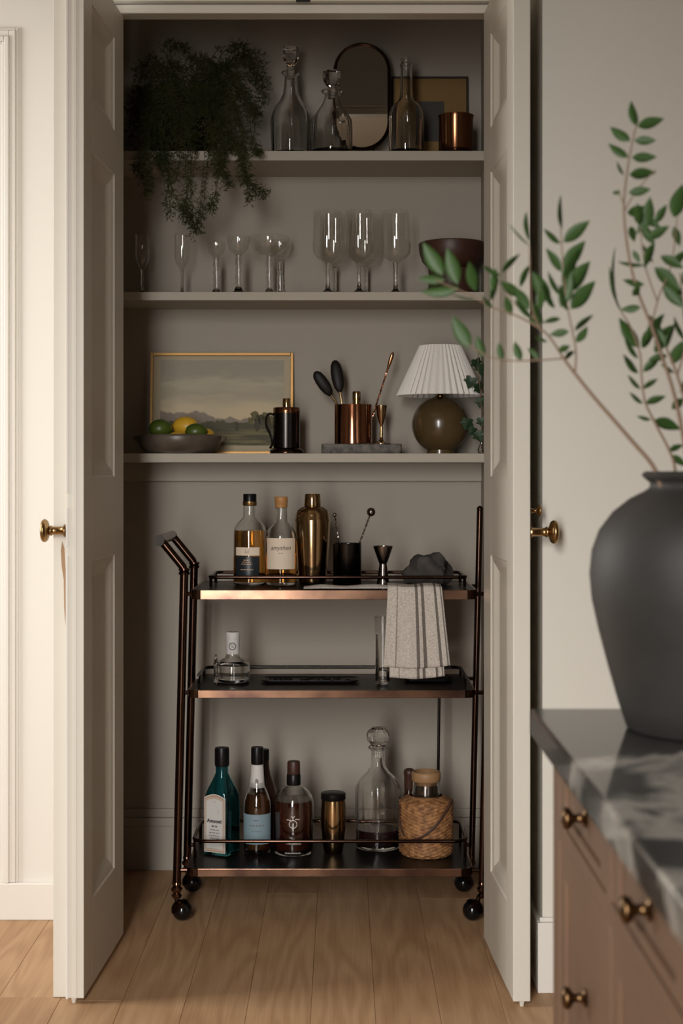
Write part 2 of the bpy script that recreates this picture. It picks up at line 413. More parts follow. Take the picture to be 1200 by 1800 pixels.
def sbox(name, m, *a, bevel=0): return structure(MB().box(*a).build(name, m, bevel=bevel))
TOP = RZ
sbox('wall_left', M['wall_left'], RX0, -0.62, YL, YL+0.1, 0, TOP)
sbox('wall_right', M['wall'], 0.444, RX1, YR, 3.95, 0, TOP)
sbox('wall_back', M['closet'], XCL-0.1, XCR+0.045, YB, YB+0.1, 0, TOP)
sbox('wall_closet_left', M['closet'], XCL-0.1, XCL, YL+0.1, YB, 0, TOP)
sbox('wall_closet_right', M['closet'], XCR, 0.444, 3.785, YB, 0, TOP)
sbox('wall_above_closet', M['wall'], -0.62, 0.444, 3.70, 3.76, HEAD+0.022, TOP)
sbox('ceiling', M['ceil'], RX0-0.1, RX1+0.1, RY0-0.1, YB+0.1, TOP, TOP+0.1)
# jambs and head casing
structure(MB().box(-0.66, -0.552, 3.699, 3.735, 0, HEAD).box(-0.66, -0.575, 3.735, YL, 0, HEAD).build('trim_1', M['door']))
sbox('trim_2', M['door'], 0.395, 0.444, 3.69, 3.785, 0, HEAD)
trim3 = structure(MB().box(-0.575, 0.395, 3.69, 3.745, HEAD, HEAD+0.022).box(-0.60, 0.42, 3.672, 3.70, HEAD+0.024, HEAD+0.12).build('trim_3', M['door'], bevel=0.003))
MB().box(X(520,3.67), X(545,3.67), 3.667, 3.673, 2.296, 2.302).build('latch', M['black'], trim3)
# room walls behind and beside the camera, with window openings
structure(MB().box(RX0-0.1, RX0, RY0, 2.75, 0, TOP).box(RX0-0.1, RX0, 3.45, YL+0.1, 0, TOP).box(RX0-0.1, RX0, 2.75, 3.45, 0, 0.9).box(RX0-0.1, RX0, 2.75, 3.45, 2.3, TOP).build('wall_side', M['room']))
structure(MB().box(RX0, -0.92, RY0-0.1, RY0, 0, TOP).box(-0.36, RX1, RY0-0.1, RY0, 0, TOP).box(-0.92, -0.36, RY0-0.1, RY0, 0, 0.06).box(-0.92, -0.36, RY0-0.1, RY0, 2.57, TOP).build('wall_front', M['room']))
sbox('wall_far_right', M['room'], RX1, RX1+0.1, RY0-0.1, YR, 0, TOP)
def win(name, a, b, z0, z1, axis):
    g = MB(); t = 0.025
    def bar(u0, u1, w0, w1):
        if axis == 'y': g.box(u0, u1, RY0-0.075, RY0-0.045, w0, w1)
        else: g.box(RX0-0.075, RX0-0.045, u0, u1, w0, w1)
    bar(a, a+t, z0, z1); bar(b-t, b, z0, z1); bar(a, b, z0, z0+t); bar(a, b, z1-t, z1)
    bar((a+b)/2-0.012, (a+b)/2+0.012, z0, z1)
    structure(g.build(name, M['trim']))
win('window_1', -0.92, -0.36, 0.06, 2.57, 'y'); win('window_2', 2.75, 3.45, 0.9, 2.3, 'x')

# panel moulding and baseboard on the left wall
bb = structure(MB().box(RX0, -0.62, YL-0.016, YL, 0, 0.095).build('baseboard_left', M['trim'], bevel=0.003))
xr = X(33, YL); zt = CZ+(HY-50)*YL/F; zb = 0.095
g = MB()
for off, w, d in ((0, 0.007, 0.006), (0.007, 0.016, 0.010), (0.023, 0.012, 0.015), (0.035, 0.008, 0.008)):
    g.box(xr-off-w, xr-off, YL-d, YL, zb, zt-off)
    g.box(-1.5+off+w+0.0002, xr-off-w-0.0002, YL-d, YL, zt-off-w, zt-off)
    g.box(-1.5+off, -1.5+off+w, YL-d, YL, zb, zt-off)
structure(g.build('trim_4', M['trim'], bevel=0.002))
# baseboards
g = MB(); 
for (z0, z1, d) in ((0,0.128,0.014), (0.128,0.152,0.018), (0.152,0.177,0.010)):
    g.box(XCL, XCR, YB-d, YB, z0, z1)
structure(g.build('baseboard_back', M['closet'], bevel=0.002))
g = MB().box(0.444-0.012, RX1, YR-0.014, YR, 0, 0.155).box(0.444-0.012, 0.444, YR, 3.66, 0, 0.155).box(0.444-0.007, RX1, YR-0.008, YR, 0.155, 0.165)
structure(g.build('baseboard_right', M['trim'], bevel=0.002))

# doors
def door(name, hinge, front, s, label):
    h = Vector((*hinge, 0)); f = Vector((*front, 0)); w = (f-h).length; a = math.atan2(f.y-h.y, f.x-h.x)
    root = bpy.data.objects.new(name, None); C.objects.link(root); root.location = (hinge[0], hinge[1], 0.012); root.rotation_euler = (0,0,a)
    structure(root); root['label'] = label
    T = 0.037; H = HEAD-0.012-0.008
    def bx(x0, x1, d0, d1, z0, z1): return MB().box(x0, x1, s*d0, s*d1, z0, z1)
    SH, SF = 0.112, 0.088        # hinge stile, free stile
    zs = [0, 0.19, 0.94, 1.124, 1.847, 1.95, 2.173, H]
    bx(0, SH, 0, T, 0, H).build('stile', M['door'], root, bevel=0.0015)
    bx(w-SF, w, 0, T, 0, H).build('stile', M['door'], root, bevel=0.0015)
    for i in range(0, 8, 2): bx(SH, w-SF, 0, T, zs[i], zs[i+1]).build('rail', M['door'], root)
    for i in range(1, 7, 2):
        z0, z1 = zs[i], zs[i+1]; dep = 0.016
        p = bx(SH, w-SF, dep, T-dep, z0, z1).build('panel', M['door'], root)
        for side in (0, 1):
            prof = [(0.0, 0.0), (0.004, 0.0035), (0.008, 0.0035), (0.018, 0.006), (0.034, 0.014), (0.040, dep)]
            rings = []
            for (ins, d) in prof:
                y = s*(d if side == 0 else T-d)
                rings.append([(SH+ins,y,z0+ins),(w-SF-ins,y,z0+ins),(w-SF-ins,y,z1-ins),(SH+ins,y,z1-ins)])
            MB().loft(rings, False, False).build('panel_moulding', M['door'], root, fixn=False)
    return root, w, T
d1, w1, T1 = door('door_1', (-0.536,3.695), (-0.556,3.241), -1, 'open panelled cream door leaf on the left of the closet')
d2, w2, T2 = door('door_2', (0.347,3.664), (0.368,3.22), 1, 'open panelled cream door leaf on the right of the closet')
HD = HEAD-0.02
# meeting-edge strip of the left leaf, bare patch, bead
st = MB().box(w1-0.060, w1-0.035, -(T1+0.002), -(T1+0.038), -0.011, HD).build('astragal', M['door'], d1, bevel=0.0015)
wp = [(T1+0.011,.80),(T1+0.0135,.84),(T1+0.0145,.90),(T1+0.019,.93),(T1+0.021,.965),(T1+0.018,.985),(T1+0.013,.97),(T1+0.010,.92),(T1+0.009,.85)]
MB().loft([[(w1-0.0355,-a,b) for a,b in wp],[(w1-0.0346,-a,b) for a,b in wp]]).build('worn_patch', M['worn'], st)
for (za, zb_) in ((-0.002,0.955), (0.975,1.06), (1.09, HD)):
    MB().box(w1-0.014, w1+0.0015, -(T1-0.003), -(T1+0.002), za, zb_).build('edge_bead', M['trim'], d1, bevel=0.0008)
MB().box(w1-0.002, w1+0.0015, -(T1-0.014), -(T1-0.022), 0.0, HD).build('edge_rib', M['door'], d1, bevel=0.0008)
MB().lathe([(0,-0.012),(0.004,-0.012),(0.007,0.0),(0,0.0)], 12, (w1-0.008,-T1+0.014,0)).build('floor_bolt', M['door'], d1)
MB().lathe([(0,-0.02),(0.0025,-0.02),(0.0065,0.0),(0,0.0)], 12, (w2-0.008,T2-0.017,0)).build('floor_bolt', M['door'], d2)
def knob_prof(r, L):
    return [(0,0),(r*0.52,0),(r*0.55,0.003),(r*0.36,0.006),(r*0.33,L*0.45),(r*0.36,L*0.55),(r*0.44,L*0.57),(r*0.44,L*0.62),(r*0.3,L*0.65),(r*0.45,L*0.68),(r*0.85,L*0.75),(r*0.98,L*0.83),(r,L*0.88),(r*0.9,L*0.95),(r*0.55,L),(0,L*1.01)]
def knob(parent, loc, r, L, sgn, name='knob', m=None):
    b = MB().lathe(knob_prof(r, L), 28)
    b.xform(Matrix.Translation(loc) @ Matrix.Rotation(-sgn*math.pi/2, 4, 'X'))
    return b.build(name, m or M['brass'], parent, True, angle=60)
# knob height: row 935
kz = CZ-(935-HY)*3.26/F-0.012
knob(d1, (w1-0.010, -T1-0.004, kz+0.003), 0.0255, 0.054, -1)
plate = MB().box(w2-0.045, w2-0.012, T2, T2+0.003, kz-0.06, kz+0.07).build('lock_plate', M['brass'], d2, bevel=0.001)
knob(d2, (w2-0.026, T2+0.003, kz), 0.0265, 0.062, 1)
knob(d2, (w2-0.032, T2+0.003, kz+0.046), 0.0135, 0.026, 1, 'lock_turn')

# shelves
YS = 4.107
SZ = []
def shelf(py0, py1, label):
    z = CZ+(HY-py0)*YS/F; t = (py1-py0)*YS/F
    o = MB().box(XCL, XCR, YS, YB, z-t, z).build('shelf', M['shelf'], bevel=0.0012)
    tag(o, label, 'shelf', 'fixed closet shelves'); SZ.append(z); return o, z-t
shelf(265, 282, 'top closet shelf holding the trailing fern and decanters')
shelf(513, 528, 'middle closet shelf holding the row of stemmed glasses')
s3, z3 = shelf(797, 813, 'lowest closet shelf holding the landscape painting and lamp')
MB().box(XCL, XCR, YB-0.02, YB, z3-0.052, z3).build('support_cleat', M['shelf'], s3, bevel=0.001)
SZ1, SZ2, SZ3 = SZ

# ================================================================== objects
def shelfz(base_z, base_y, Y):
    """row -> height above base for something standing on base_z whose foot is at row base_y"""
    return lambda y: (base_y-y)*Y/F
class Vessel:
    """something turned about a vertical axis, described in frame pixels at depth Y"""
    def __init__(s, name, label, cat, cx, Y, z, base_y, group=None, rz=0):
        s.Y = Y; s.k = Y/F; s.by = base_y
        s.root = thing(name, label, cat, (X(cx, Y), Y, z), rz, group)
    def h(s, y): return (s.by-y)*s.k
    def prof(s, pts): return [(r*s.k, max(0.0, s.h(y))) for (r, y) in pts]
    def solid(s, name, pts, m, seg=32, smooth=True, parent=None, fn=None, angle=50):
        p = s.prof(pts)
        if p[0][0] > 0: p = [(0, p[0][1])]+p
        if p[-1][0] > 0: p = p+[(0, p[-1][1])]
        return MB().lathe(p, seg, fn=fn).build(name, m, parent or s.root, smooth, angle=angle)
    def hollow(s, name, pts, m, wall=1.3, floor_y=3, seg=32, parent=None, fn=None, angle=50):
        """pts bottom -> rim outside; inner wall follows it"""
        w = wall*s.k; p = s.prof(pts); inner = []
        fl = floor_y*s.k
        for (r, z) in p[::-1]:
            if z <= fl: continue
            inner.append((max(r-w, 0.0006), z))
        rlast = inner[-1][0]
        prof = ([(0, p[0][1])] if p[0][0] > 0 else [])+p+[((p[-1][0]-w*0.5), p[-1][1]+w*0.3)]+inner+[(rlast*0.96, fl), (0, fl)]
        return MB().lathe(prof, seg, fn=fn).build(name, m, parent or s.root, True, angle=angle)
def band(parent, name, r, z0, z1, a0, a1, m, seg=14, t=0.0004, c=(0,0,0)):
    """curved label wrapped on a cylinder of radius r; angle 0 faces the camera"""
    g = MB(); vs = []; fs = []
    for i in range(seg+1):
        a = math.radians(a0+(a1-a0)*i/seg)
        for (rr, z) in ((r, z0), (r, z1), (r+t, z1), (r+t, z0)):
            vs.append((c[0]+rr*math.sin(a), c[1]-rr*math.cos(a), c[2]+z))
    for i in range(seg):
        for k in range(4):
            k2 = (k+1) % 4; fs.append((i*4+k, i*4+k2, (i+1)*4+k2, (i+1)*4+k))
    fs.append((0,1,2,3)); fs.append((seg*4+3, seg*4+2, seg*4+1, seg*4))
    return g.add(vs, fs).build(name, m, parent, True)
DG = None
def text(parent, name, s, size, m, wrap_r=None, z=0, y=0, x=0, sx=1.0, rz=0.0, off=0.0009, bold=0.0, shear=0.0):
    cu = bpy.data.curves.new('t', 'FONT'); cu.body = s; cu.size = size; cu.align_x = 'CENTER'; cu.align_y = 'CENTER'
    cu.resolution_u = 2; cu.offset = bold; cu.shear = shear
    o = bpy.data.objects.new('t', cu); C.objects.link(o)
    me = bpy.data.meshes.new_from_object(o.evaluated_get(bpy.context.evaluated_depsgraph_get()))
    bpy.data.objects.remove(o); bpy.data.curves.remove(cu)
    for v in me.vertices:
        tx, tz = v.co.x*sx+x, v.co.y+z
        if wrap_r:
            a = tx/wrap_r; v.co = ((wrap_r+off)*math.sin(a), -(wrap_r+off)*math.cos(a), tz)
        else: v.co = (tx, y-off, tz)
    me.materials.clear()
    ob = link(name, me, m, parent)
    if rz: ob.rotation_euler = (0,0,rz)
    return ob

def strokes(parent, m, rows, wrap_r=None, y=0, x=0.0, seed=1, off=0.0006):
    # rows: (z, width, height); broken dashes standing for print too small to read
    rs = random.Random(seed); g = MB()
    for (z, wd, hg) in rows:
        u = -wd/2
        while u < wd/2-hg*.5:
            l = min(rs.uniform(1.2, 3.2)*hg, wd/2-u); n = 3; vs = []
            for q in range(n+1):
                tx = x+u+l*q/n
                for zz in (z-hg/2, z+hg/2):
                    if wrap_r: a = tx/wrap_r; vs.append(((wrap_r+off)*math.sin(a), -(wrap_r+off)*math.cos(a), zz))
                    else: vs.append((tx, y-off, zz))
            g.add(vs, [(q*2, q*2+2, q*2+3, q*2+1) for q in range(n)]); u += l+hg*rs.uniform(.4,.9)
    return g.build('fine_print', m, parent, fixn=False)

# ---------------------------------------------------------------- bar cart
TZ1, TZ2, TZ3 = CZ-(1037-HY)*3.82/F, CZ-(1213-HY)*3.82/F, CZ-(1527-HY)*3.82/F
cart = thing('bar_cart', 'three tier dark bronze bar cart on ball casters inside the closet', 'bar cart', (-0.03, 3.97, 0))
cx0, cy0 = -0.03, 3.97
LEAN = 0.0236
YF, YRr = 3.845, 4.105      # front and rear post rows
XL, XRt = -0.4235, 0.3535   # foot of posts at the floor
def post(xf, y, z0, z1, r):
    g = MB()
    pts = [(xf+LEAN*z-cx0, y-cy0, z) for z in (z0, z1)]
    g.tube(pts, r, 16)
    return g
def post_parts(xf, y, ztop, r, cap):
    p = post(xf, y, 0.085, ztop, r).build('post', M['bronze'], cart, True)
    g = MB().lathe([(0,0.058),(r*1.0,0.058),(r*1.25,0.064),(r*0.75,0.070),(r*1.3,0.076),(r*1.35,0.082),(r*0.8,0.088),(r*1.15,0.093),(r*1.0,0.098),(0,0.098)], 18, (xf+LEAN*0.08-cx0, y-cy0, 0))
    g.build('foot_ring', M['bronze_lit'], p, True)
    if cap:
        MB().lathe([(0,-0.010),(r*1.3,-0.010),(r*1.35,-0.004),(r*1.05,-0.002),(r*1.35,0.001),(r*1.3,0.006),(0,0.006)], 18, (xf+LEAN*ztop-cx0, y-cy0, ztop)).build('collar', M['bronze'], p, True)
    else:
        MB().ball((xf+LEAN*ztop-cx0, y-cy0, ztop+r*0.4), r*1.05, 16, 10).build('finial', M['bronze'], p, True)
    return p
zc = CZ-(1003-HY)*YF/F
post_parts(XL, YF, zc, 0.0108, True); post_parts(XL, YRr, zc, 0.0108, True)
zt_ = CZ-(897-HY)*4.1/F
post_parts(XRt+0.004, YF, zt_, 0.0095, False); post_parts(XRt, YRr, zt_, 0.0085, False)
# casters: ball wheel with hood
for (x, y) in ((XL+0.016, YF), (XRt-0.018, YF), (XL+0.016, YRr), (XRt-0.020, YRr)):
    c = MB().ball((x-cx0, y-cy0, 0.026), 0.026, 24, 14).build('caster_wheel', M['rubber'], cart, True)
    hp = [(0.0285*math.sin(t), 0.0285*math.cos(t)) for t in [math.radians(a) for a in (0, 12, 25, 40, 55, 70)]]
    g = MB().lathe([(hp[0][0], hp[0][1])]+hp[1:]+[(hp[-1][0]-0.0015, hp[-1][1])], 20)
    sg = -1 if x < 0 else 1
    g.xform(Matrix.Translation((x-cx0, y-cy0, 0.026)) @ Matrix.Rotation(math.radians(38*sg), 4, 'Y'))
    g.build('caster_hood', M['bronze'], c, True)
    MB().tube([(x-cx0+sg*0.012, y-cy0, 0.046), (x-cx0+sg*0.0165, y-cy0, 0.062)], 0.006, 10).build('caster_stem', M['bronze'], c, True)
# angled push handle
hx0 = XL+LEAN*zc-cx0; hx1 = X(284, YF)-cx0; hz1 = CZ-(951-HY)*YF/F
for y in (YF, YRr):
    MB().tube([(hx0, y-cy0, zc-0.002), (hx0-0.004, y-cy0, zc+0.010), (hx1, y-cy0, hz1)], 0.0105, 16).build('handle_arm', M['bronze'], cart, True)
MB().tube([(hx1-0.004, YF-0.026-cy0, hz1+0.002), (hx1-0.004, YRr+0.02-cy0, hz1+0.002)], 0.0135, 18).build('handle_bar', M['bronze'], cart, True, angle=30)
MB().tube([(hx1-0.004, YF-0.032-cy0, hz1+0.002), (hx1-0.004, YF-0.024-cy0, hz1+0.002)], 0.0142, 18).build('added_dull_cap', M['capgrey'], cart, True, angle=30)  # added dull end, keeps the bar tip from mirroring the window
# rear support rod
MB().tube([(X(768.5,4.12)-cx0, 4.12-cy0, TZ3), (X(772,4.12)-cx0, 4.12-cy0, TZ2-0.015)], 0.0042, 10).build('support_rod', M['gunmetal'], cart, True)
def cham_outline(x0, x1, y0, y1, c, n=4):
    pts = []
    for (cx, cy, a0) in ((x1-c, y1-c, 0), (x0+c, y1-c, 90), (x0+c, y0+c, 180), (x1-c, y0+c, 270)):
        for k in range(n+1):
            a = math.radians(a0+90*k/n); pts.append((cx+c*math.cos(a), cy+c*math.sin(a)))
    return pts
def tray(zt, hgt, xa, xb, c):
    y0, y1 = 3.818-cy0, 4.128-cy0
    o = cham_outline(xa-cx0, xb-cx0, y0, y1, c)
    i = cham_outline(xa-cx0+0.006, xb-cx0-0.006, y0+0.006, y1-0.006, c-0.004)
    fr = MB().loft([[(x,y,zt-hgt+0.001) for x,y in i], [(x,y,zt-hgt) for x,y in o], [(x,y,zt) for x,y in o], [(x,y,zt) for x,y in i], [(x,y,zt-hgt+0.001) for x,y in i]], False, False).build('tray_rim', M['bronze_lit'], cart, bevel=0.0012)
    MB().loft([[(x,y,zt-0.008) for x,y in i], [(x,y,zt-0.001) for x,y in i]]).build('tray', M['blacktray'], cart)
    for (x, y) in ((xa-0.004, YF), (xa-0.004, YRr), (xb+0.004, YF), (xb+0.004, YRr)):
        MB().tube([(x-cx0-0.022*(1 if x<0 else -1), y-cy0, zt-hgt*0.5), (x-cx0+0.022*(1 if x<0 else -1), y-cy0, zt-hgt*0.5)], 0.0055, 8).build('tray_bracket', M['bronze'], fr)
    return fr
tray(TZ1, 0.0245, -0.384, 0.346, 0.026)
tray(TZ2, 0.0205, -0.392, 0.342, 0.028)
tray(TZ3, 0.0205, -0.397, 0.336, 0.032)
def rail(z0, z, xa, xb, y0, y1, r, c, front=True, m='bronze'):
    pts = cham_outline(xa-cx0, xb-cx0, y0-cy0, y1-cy0, c, 6)
    if front: g = MB().tube([(x,y,z) for x,y in pts], r, 10, closed=True)
    else:
        pts = [(xb-cx0, y0-cy0)]+[p for p in pts if p[1] > (y0+y1)/2-cy0]+[(xa-cx0, y0-cy0)]
        g = MB().tube([(x,y,z) for x,y in pts], r, 10)
    o = g.build('gallery_rail', M[m], cart, True)
    for (x, y) in ((xa+0.002, y0+c), (xb-0.002, y0+c), (xa+0.002, y1-c), (xb-0.002, y1-c)):
        MB().tube([(x-cx0, y-cy0, z0), (x-cx0, y-cy0, z)], r*0.9, 8).build('rail_post', M[m], o, True)
    return o
rail(TZ1, TZ1+0.027, X(370,3.93), X(817,3.93), 3.895, 4.09, 0.0045, 0.022)
rail(TZ2, TZ2+0.021, -0.375, 0.325, 3.90, 4.108, 0.0045, 0.03, False, 'gunmetal')
rail(TZ3, TZ3+0.052, -0.385, 0.325, 3.892, 4.12, 0.0048, 0.035)

# ---------------------------------------------------------------- things on the top tier
def foot_row(z, Y): return HY+(CZ-z)*F/Y
Y = 4.0; by = foot_row(TZ1, Y)
v = Vessel('whisky_bottle', 'amber whisky bottle with black cap and black label on the cart top', 'bottle', 439, Y, TZ1, by)
body = [(26,by),(28.5,by-2),(29,by-5),(29,940),(28.5,932),(26,925),(21,918),(14,912),(12,908),(11.5,900),(11.5,884)]
v.hollow('glass_body', body, M['glass'], 1.6, 5)
v.solid('whisky', [(26.8,by-6),(27,940),(26.8,932)], M['whisky'])
v.solid('cap', [(11.7,881),(11.7,869),(11,868)], M['black']); v.solid('cap_collar', [(11.2,889),(12.6,887),(12.6,881.5),(11,881)], M['brass'])
r = 29.2*v.k
lb = band(v.root, 'label', r, v.h(1011), v.h(977), -52, 38, M['navylabel'])
strokes(lb, M['copperlabel'], [(v.h(983),.016,.003),(v.h(986.5),.024,.0022),(v.h(990),.030,.0024),(v.h(999.5),.034,.0026)], r, x=-.006, seed=4)
l2 = band(v.root, 'upper_label', r, v.h(975), v.h(961), -52, 38, M['paper']); text(l2, 'lettering', 'Ls', 0.013, M['greyink'], r, v.h(968), x=-0.006, shear=0.3)
Y = 3.975; by = foot_row(TZ1, Y)
v = Vessel('cork_bottle', 'clear bottle with cream handwritten label and amber cork cap', 'bottle', 494, Y, TZ1, by)
v.hollow('glass_body', [(24,by),(26.5,by-2),(27,by-5),(27,948),(26,938),(22,929),(15,922),(11.5,916),(10.8,908),(10.8,892)], M['glass'], 1.5, 6)
v.solid('spirit', [(25,by-7),(25.2,975),(25,950)], M['whisky'])
v.solid('cork_cap', [(9,893),(10.8,892),(10.8,884),(11.6,883),(11.6,874),(11,873)], M['cork'])
r = 27.2*v.k; lb = band(v.root, 'label', r, v.h(999), v.h(945), -62, 62, M['paper'])
text(lb, 'lettering', 'amythen', 0.017, M['ink'], r, v.h(962), shear=0.35, sx=0.95)
strokes(lb, M['greyink'], [(v.h(971),.012,.0014)], r, seed=2)
Y = 4.0; by = foot_row(TZ1, Y)
v = Vessel('cocktail_shaker', 'tall brushed brass cocktail shaker on the cart top', 'shaker', 549, Y, TZ1, by)
v.solid('body', [(22,by),(24,by-2),(25,by-8),(29,960),(31,925),(31,916)], M['gold'], 40)
v.solid('shoulder', [(31.8,916),(32,913),(30.5,911),(30,905),(27,897),(20,892),(14.5,890)], M['gold'], 40)
v.solid('cap', [(14.5,890),(15,888),(13.6,870),(12.5,868)], M['gold'], 32)
Y = 3.97; by = foot_row(TZ1, Y)
v = Vessel('stirrer_cup', 'black metal cup holding two stirrers on the cart top', 'cup', 610, Y, TZ1, by)
v.hollow('cup', [(24,by),(25,by-1),(25,956),(25.4,955)], M['gunmetal'], 1.2, 3, 36)
def rod_thing(name, label, cat, p0, p1, r, m, ball=None, twist=False, group=None):
    a = Vector(p0); b = Vector(p1); t = thing(name, label, cat, a, 0, group); d = b-a
    n = 30 if twist else 2
    g = MB()
    if twist:
        for ph in (0, math.pi):
            e1 = d.normalized().cross(Vector((0,1,0))).normalized(); e2 = d.normalized().cross(e1)
            g.tube([d*(i/60)+(e1*math.cos(i*0.9+ph)+e2*math.sin(i*0.9+ph))*r*0.55 for i in range(61)], r*0.62, 6)
    else: g.tube([Vector((0,0,0)), d], r, 8)
    g.build('rod', m, t, True)
    if ball: MB().ball(d, ball, 20, 12).build('ball_tip', m, t, True)
    return t
k = Y/F
rod_thing('stirrer', 'slim stirrer with a small ball tip leaning left in the black cup', 'stirrer', P(606, by-4, Y)+Vector((0,0.012,0.0015)), P(588,905,Y+0.01), 0.0022, M['darksteel'], 0.0055, True, 'stirrers in the black cup')
rod_thing('stirrer', 'stirrer with a large ball tip leaning right in the black cup', 'stirrer', P(606, by-4, Y)+Vector((0,-0.010,0.0015)), P(652,900,Y-0.01), 0.0024, M['darksteel'], 0.0115, True, 'stirrers in the black cup')
Y = 3.945; by = foot_row(TZ1, Y)
v = Vessel('jigger', 'double ended steel jigger beside the black cup', 'jigger', 673, Y, TZ1, by)
v.hollow('upper_cone', [(6.5,991),(9,985),(17,962),(17.3,960)], M['darksteel'], 0.8, 0, 32)
v.solid('lower_cone', [(11.5,by),(11.5,by-2),(7,994),(6.5,991)], M['darksteel'], 32)
# dark rock
def rock(name, label, c, sx, sy, sz, m, seed):
    rr = random.Random(seed); g = MB().ball((0,0,0), 1.0, 22, 14)
    from mathutils import noise
    for i, p in enumerate(g.v):
        n = noise.noise(p*1.3+Vector((seed,0,0)))*0.35+noise.noise(p*3.1+Vector((0,seed,0)))*0.12
        q = p*(1+n); q = Vector((q.x*sx, q.y*sy, q.z*sz)); q.z = max(q.z, -sz*0.62)
        g.v[i] = q
    zmin = min(p.z for p in g.v)
    g.v = [p-Vector((0,0,zmin)) for p in g.v]
    o = g.build(name, m, None, True, loc=c, angle=28); return tag(o, label, 'rock')
rock('dark_rock', 'rough dark grey rock lying by the striped towel', (X(752,4.0), 4.005, TZ1+0.001), 0.062, 0.05, 0.050, M['stone'], 5)
# striped towel: flat part on the tray, drape over the front
def grid_mesh(fn, nu, nv, t=0.0016):
    vs = []; fs = []; uv = []
    for j in range(nv+1):
        for i in range(nu+1):
            vs.append(fn(i/nu, j/nv)); uv.append((i/nu, j/nv))
    for j in range(nv):
        for i in range(nu):
            a = j*(nu+1)+i; fs.append((a, a+1, a+nu+2, a+nu+1))
    me = new_mesh('cloth', vs, fs, True); ul = me.uv_layers.new(name='UVMap')
    for l in me.loops: ul.data[l.index].uv = uv[l.vertex_index]
    return me
tw = thing('striped_towel', 'folded linen towel with dark stripes hanging over the cart front', 'towel', (X(730,3.82), 3.82, TZ1))
ox, oy, oz = tw.location
def drape(zend, yoff, left_t, right_t, left_b, right_b, amp, ph):
    def fn(u, w):
        L1, L2 = 0.085, (TZ1+0.010-zend)
        s = w*(L1+L2)
        fold = amp*math.sin(u*15+ph)*min(1, max(0, s-L1)/0.08)+amp*0.6*math.sin(u*31+ph*2)*min(1,max(0,s-L1)/0.1)
        if s < L1:
            y = 3.895-(s/L1)*(3.895-3.808+yoff); z = TZ1+0.008+0.004*math.sin(s/L1*math.pi)+0.002*math.sin(u*9+1)+ (0.0015 if yoff > 0 else 0)
            tt = 0
        else:
            y = 3.808-yoff; q = (s-L1)/L2; z = TZ1+0.010-(s-L1); tt = q
            y -= 0.004*math.sin(min(1,q*4)*math.pi/2)
            z -= 0.006*math.sin(u*math.pi)*q - 0.003*u*q
        xa = left_t+(left_b-left_t)*tt**1.2; xb = right_t+(right_b-right_t)*tt
        x = xa+(xb-xa)*u
        return (x-ox, y-fold*1.0-oy, z-oz)
    return fn
def cloth_part(name, me, parent, m, th=0.0016):
    o = link(name, me, m, parent); md = o.modifiers.new('thickness', 'SOLIDIFY'); md.thickness = th; md.offset = 1; return o
YT = 3.806
cloth_part('back_layer', grid_mesh(drape(CZ-(1190-HY)*YT/F, 0.0, X(686,YT), X(770,YT), X(684,YT), X(781,YT), 0.0018, 0.6), 40, 40), tw, M['towel'])
cloth_part('front_layer', grid_mesh(drape(CZ-(1171-HY)*YT/F, 0.0062, X(681,YT), X(776,YT), X(674,YT), X(791,YT), 0.0024, 1.4), 48, 40), tw, M['towel'])
def flat(u, w):
    x = X(534,3.86)+(X(700,3.86)-X(534,3.86))*w; y = 3.832+0.052*u
    z = TZ1+0.004+0.0085*math.sin(min(1,u*1.15)*math.pi)*(0.75+0.25*math.sin(w*11))*min(1,w*3+0.4)
    return (x-ox, y-oy, z-oz)
me = grid_mesh(flat, 14, 30)
for d in me.uv_layers[0].data: d.uv = (0.20+0.28*d.uv[0], d.uv[1])
cloth_part('folded_tail', me, tw, M['towel'], 0.002)

# ---------------------------------------------------------------- middle tier
Y = 3.975; by = foot_row(TZ2, Y)
v = Vessel('squat_bottle', 'squat clear glass bottle with white labelled neck on middle tier', 'bottle', 409, Y, TZ2, by)
v.hollow('glass_body', [(28,by),(30,by-2),(30.5,by-6),(30.5,1171),(29.5,1166),(24,1161),(14,1156.5),(12,1152),(11.5,1146),(11.5,1122)], M['glass'], 2.6, 7, 40)
lb = band(v.root, 'neck_label', 11.7*v.k, v.h(1149), v.h(1122), -180, 180, M['whitepaper'], 36)
v.solid('stopper', [(11.9,1124),(12.6,1122),(12.2,1119),(12.6,1112),(12,1110.5)], M['whitepaper'])
rr = 11.9*v.k+0.0006
def ring_print(parent, r, z, rad, m, thick=0.0018):
    g = MB(); vs = []; fs = []; n = 28
    for i in range(n):
        a = 2*math.pi*i/n
        for q in (rad-thick, rad):
            x, zz = q*math.cos(a), q*math.sin(a); b = x/r; vs.append(((r)*math.sin(b), -r*math.cos(b), z+zz))
    for i in range(n):
        j = (i+1) % n; fs.append((i*2, j*2, j*2+1, i*2+1))
    return g.add(vs, fs).build('emblem', m, parent)
ring_print(lb, rr, v.h(1135), 0.0105, M['greyink'], 0.003); text(lb, 'emblem_mark', '%', 0.014, M['greyink'], rr, v.h(1135), off=0.0002); text(lb, 'lettering', 'N  R', 0.006, M['greyink'], rr, v.h(1146), off=0.0002)
Y = 3.93; by = foot_row(TZ2, Y)
v = Vessel('glass_vial', 'thin clear glass vial standing beside the squat bottle', 'vial', 379.5, Y, TZ2, by)
v.hollow('tube', [(3.2,by),(4,by-2),(4,1168),(4.6,1166)], M['glass'], 0.7, 4, 14)
v.solid('stopper', [(3.2,1168),(3.2,1165),(5,1164.5),(1.5,1156),(2.2,1153),(0.6,1150)], M['solidglass'], 10)
Y = 3.93; by = foot_row(TZ2, Y)
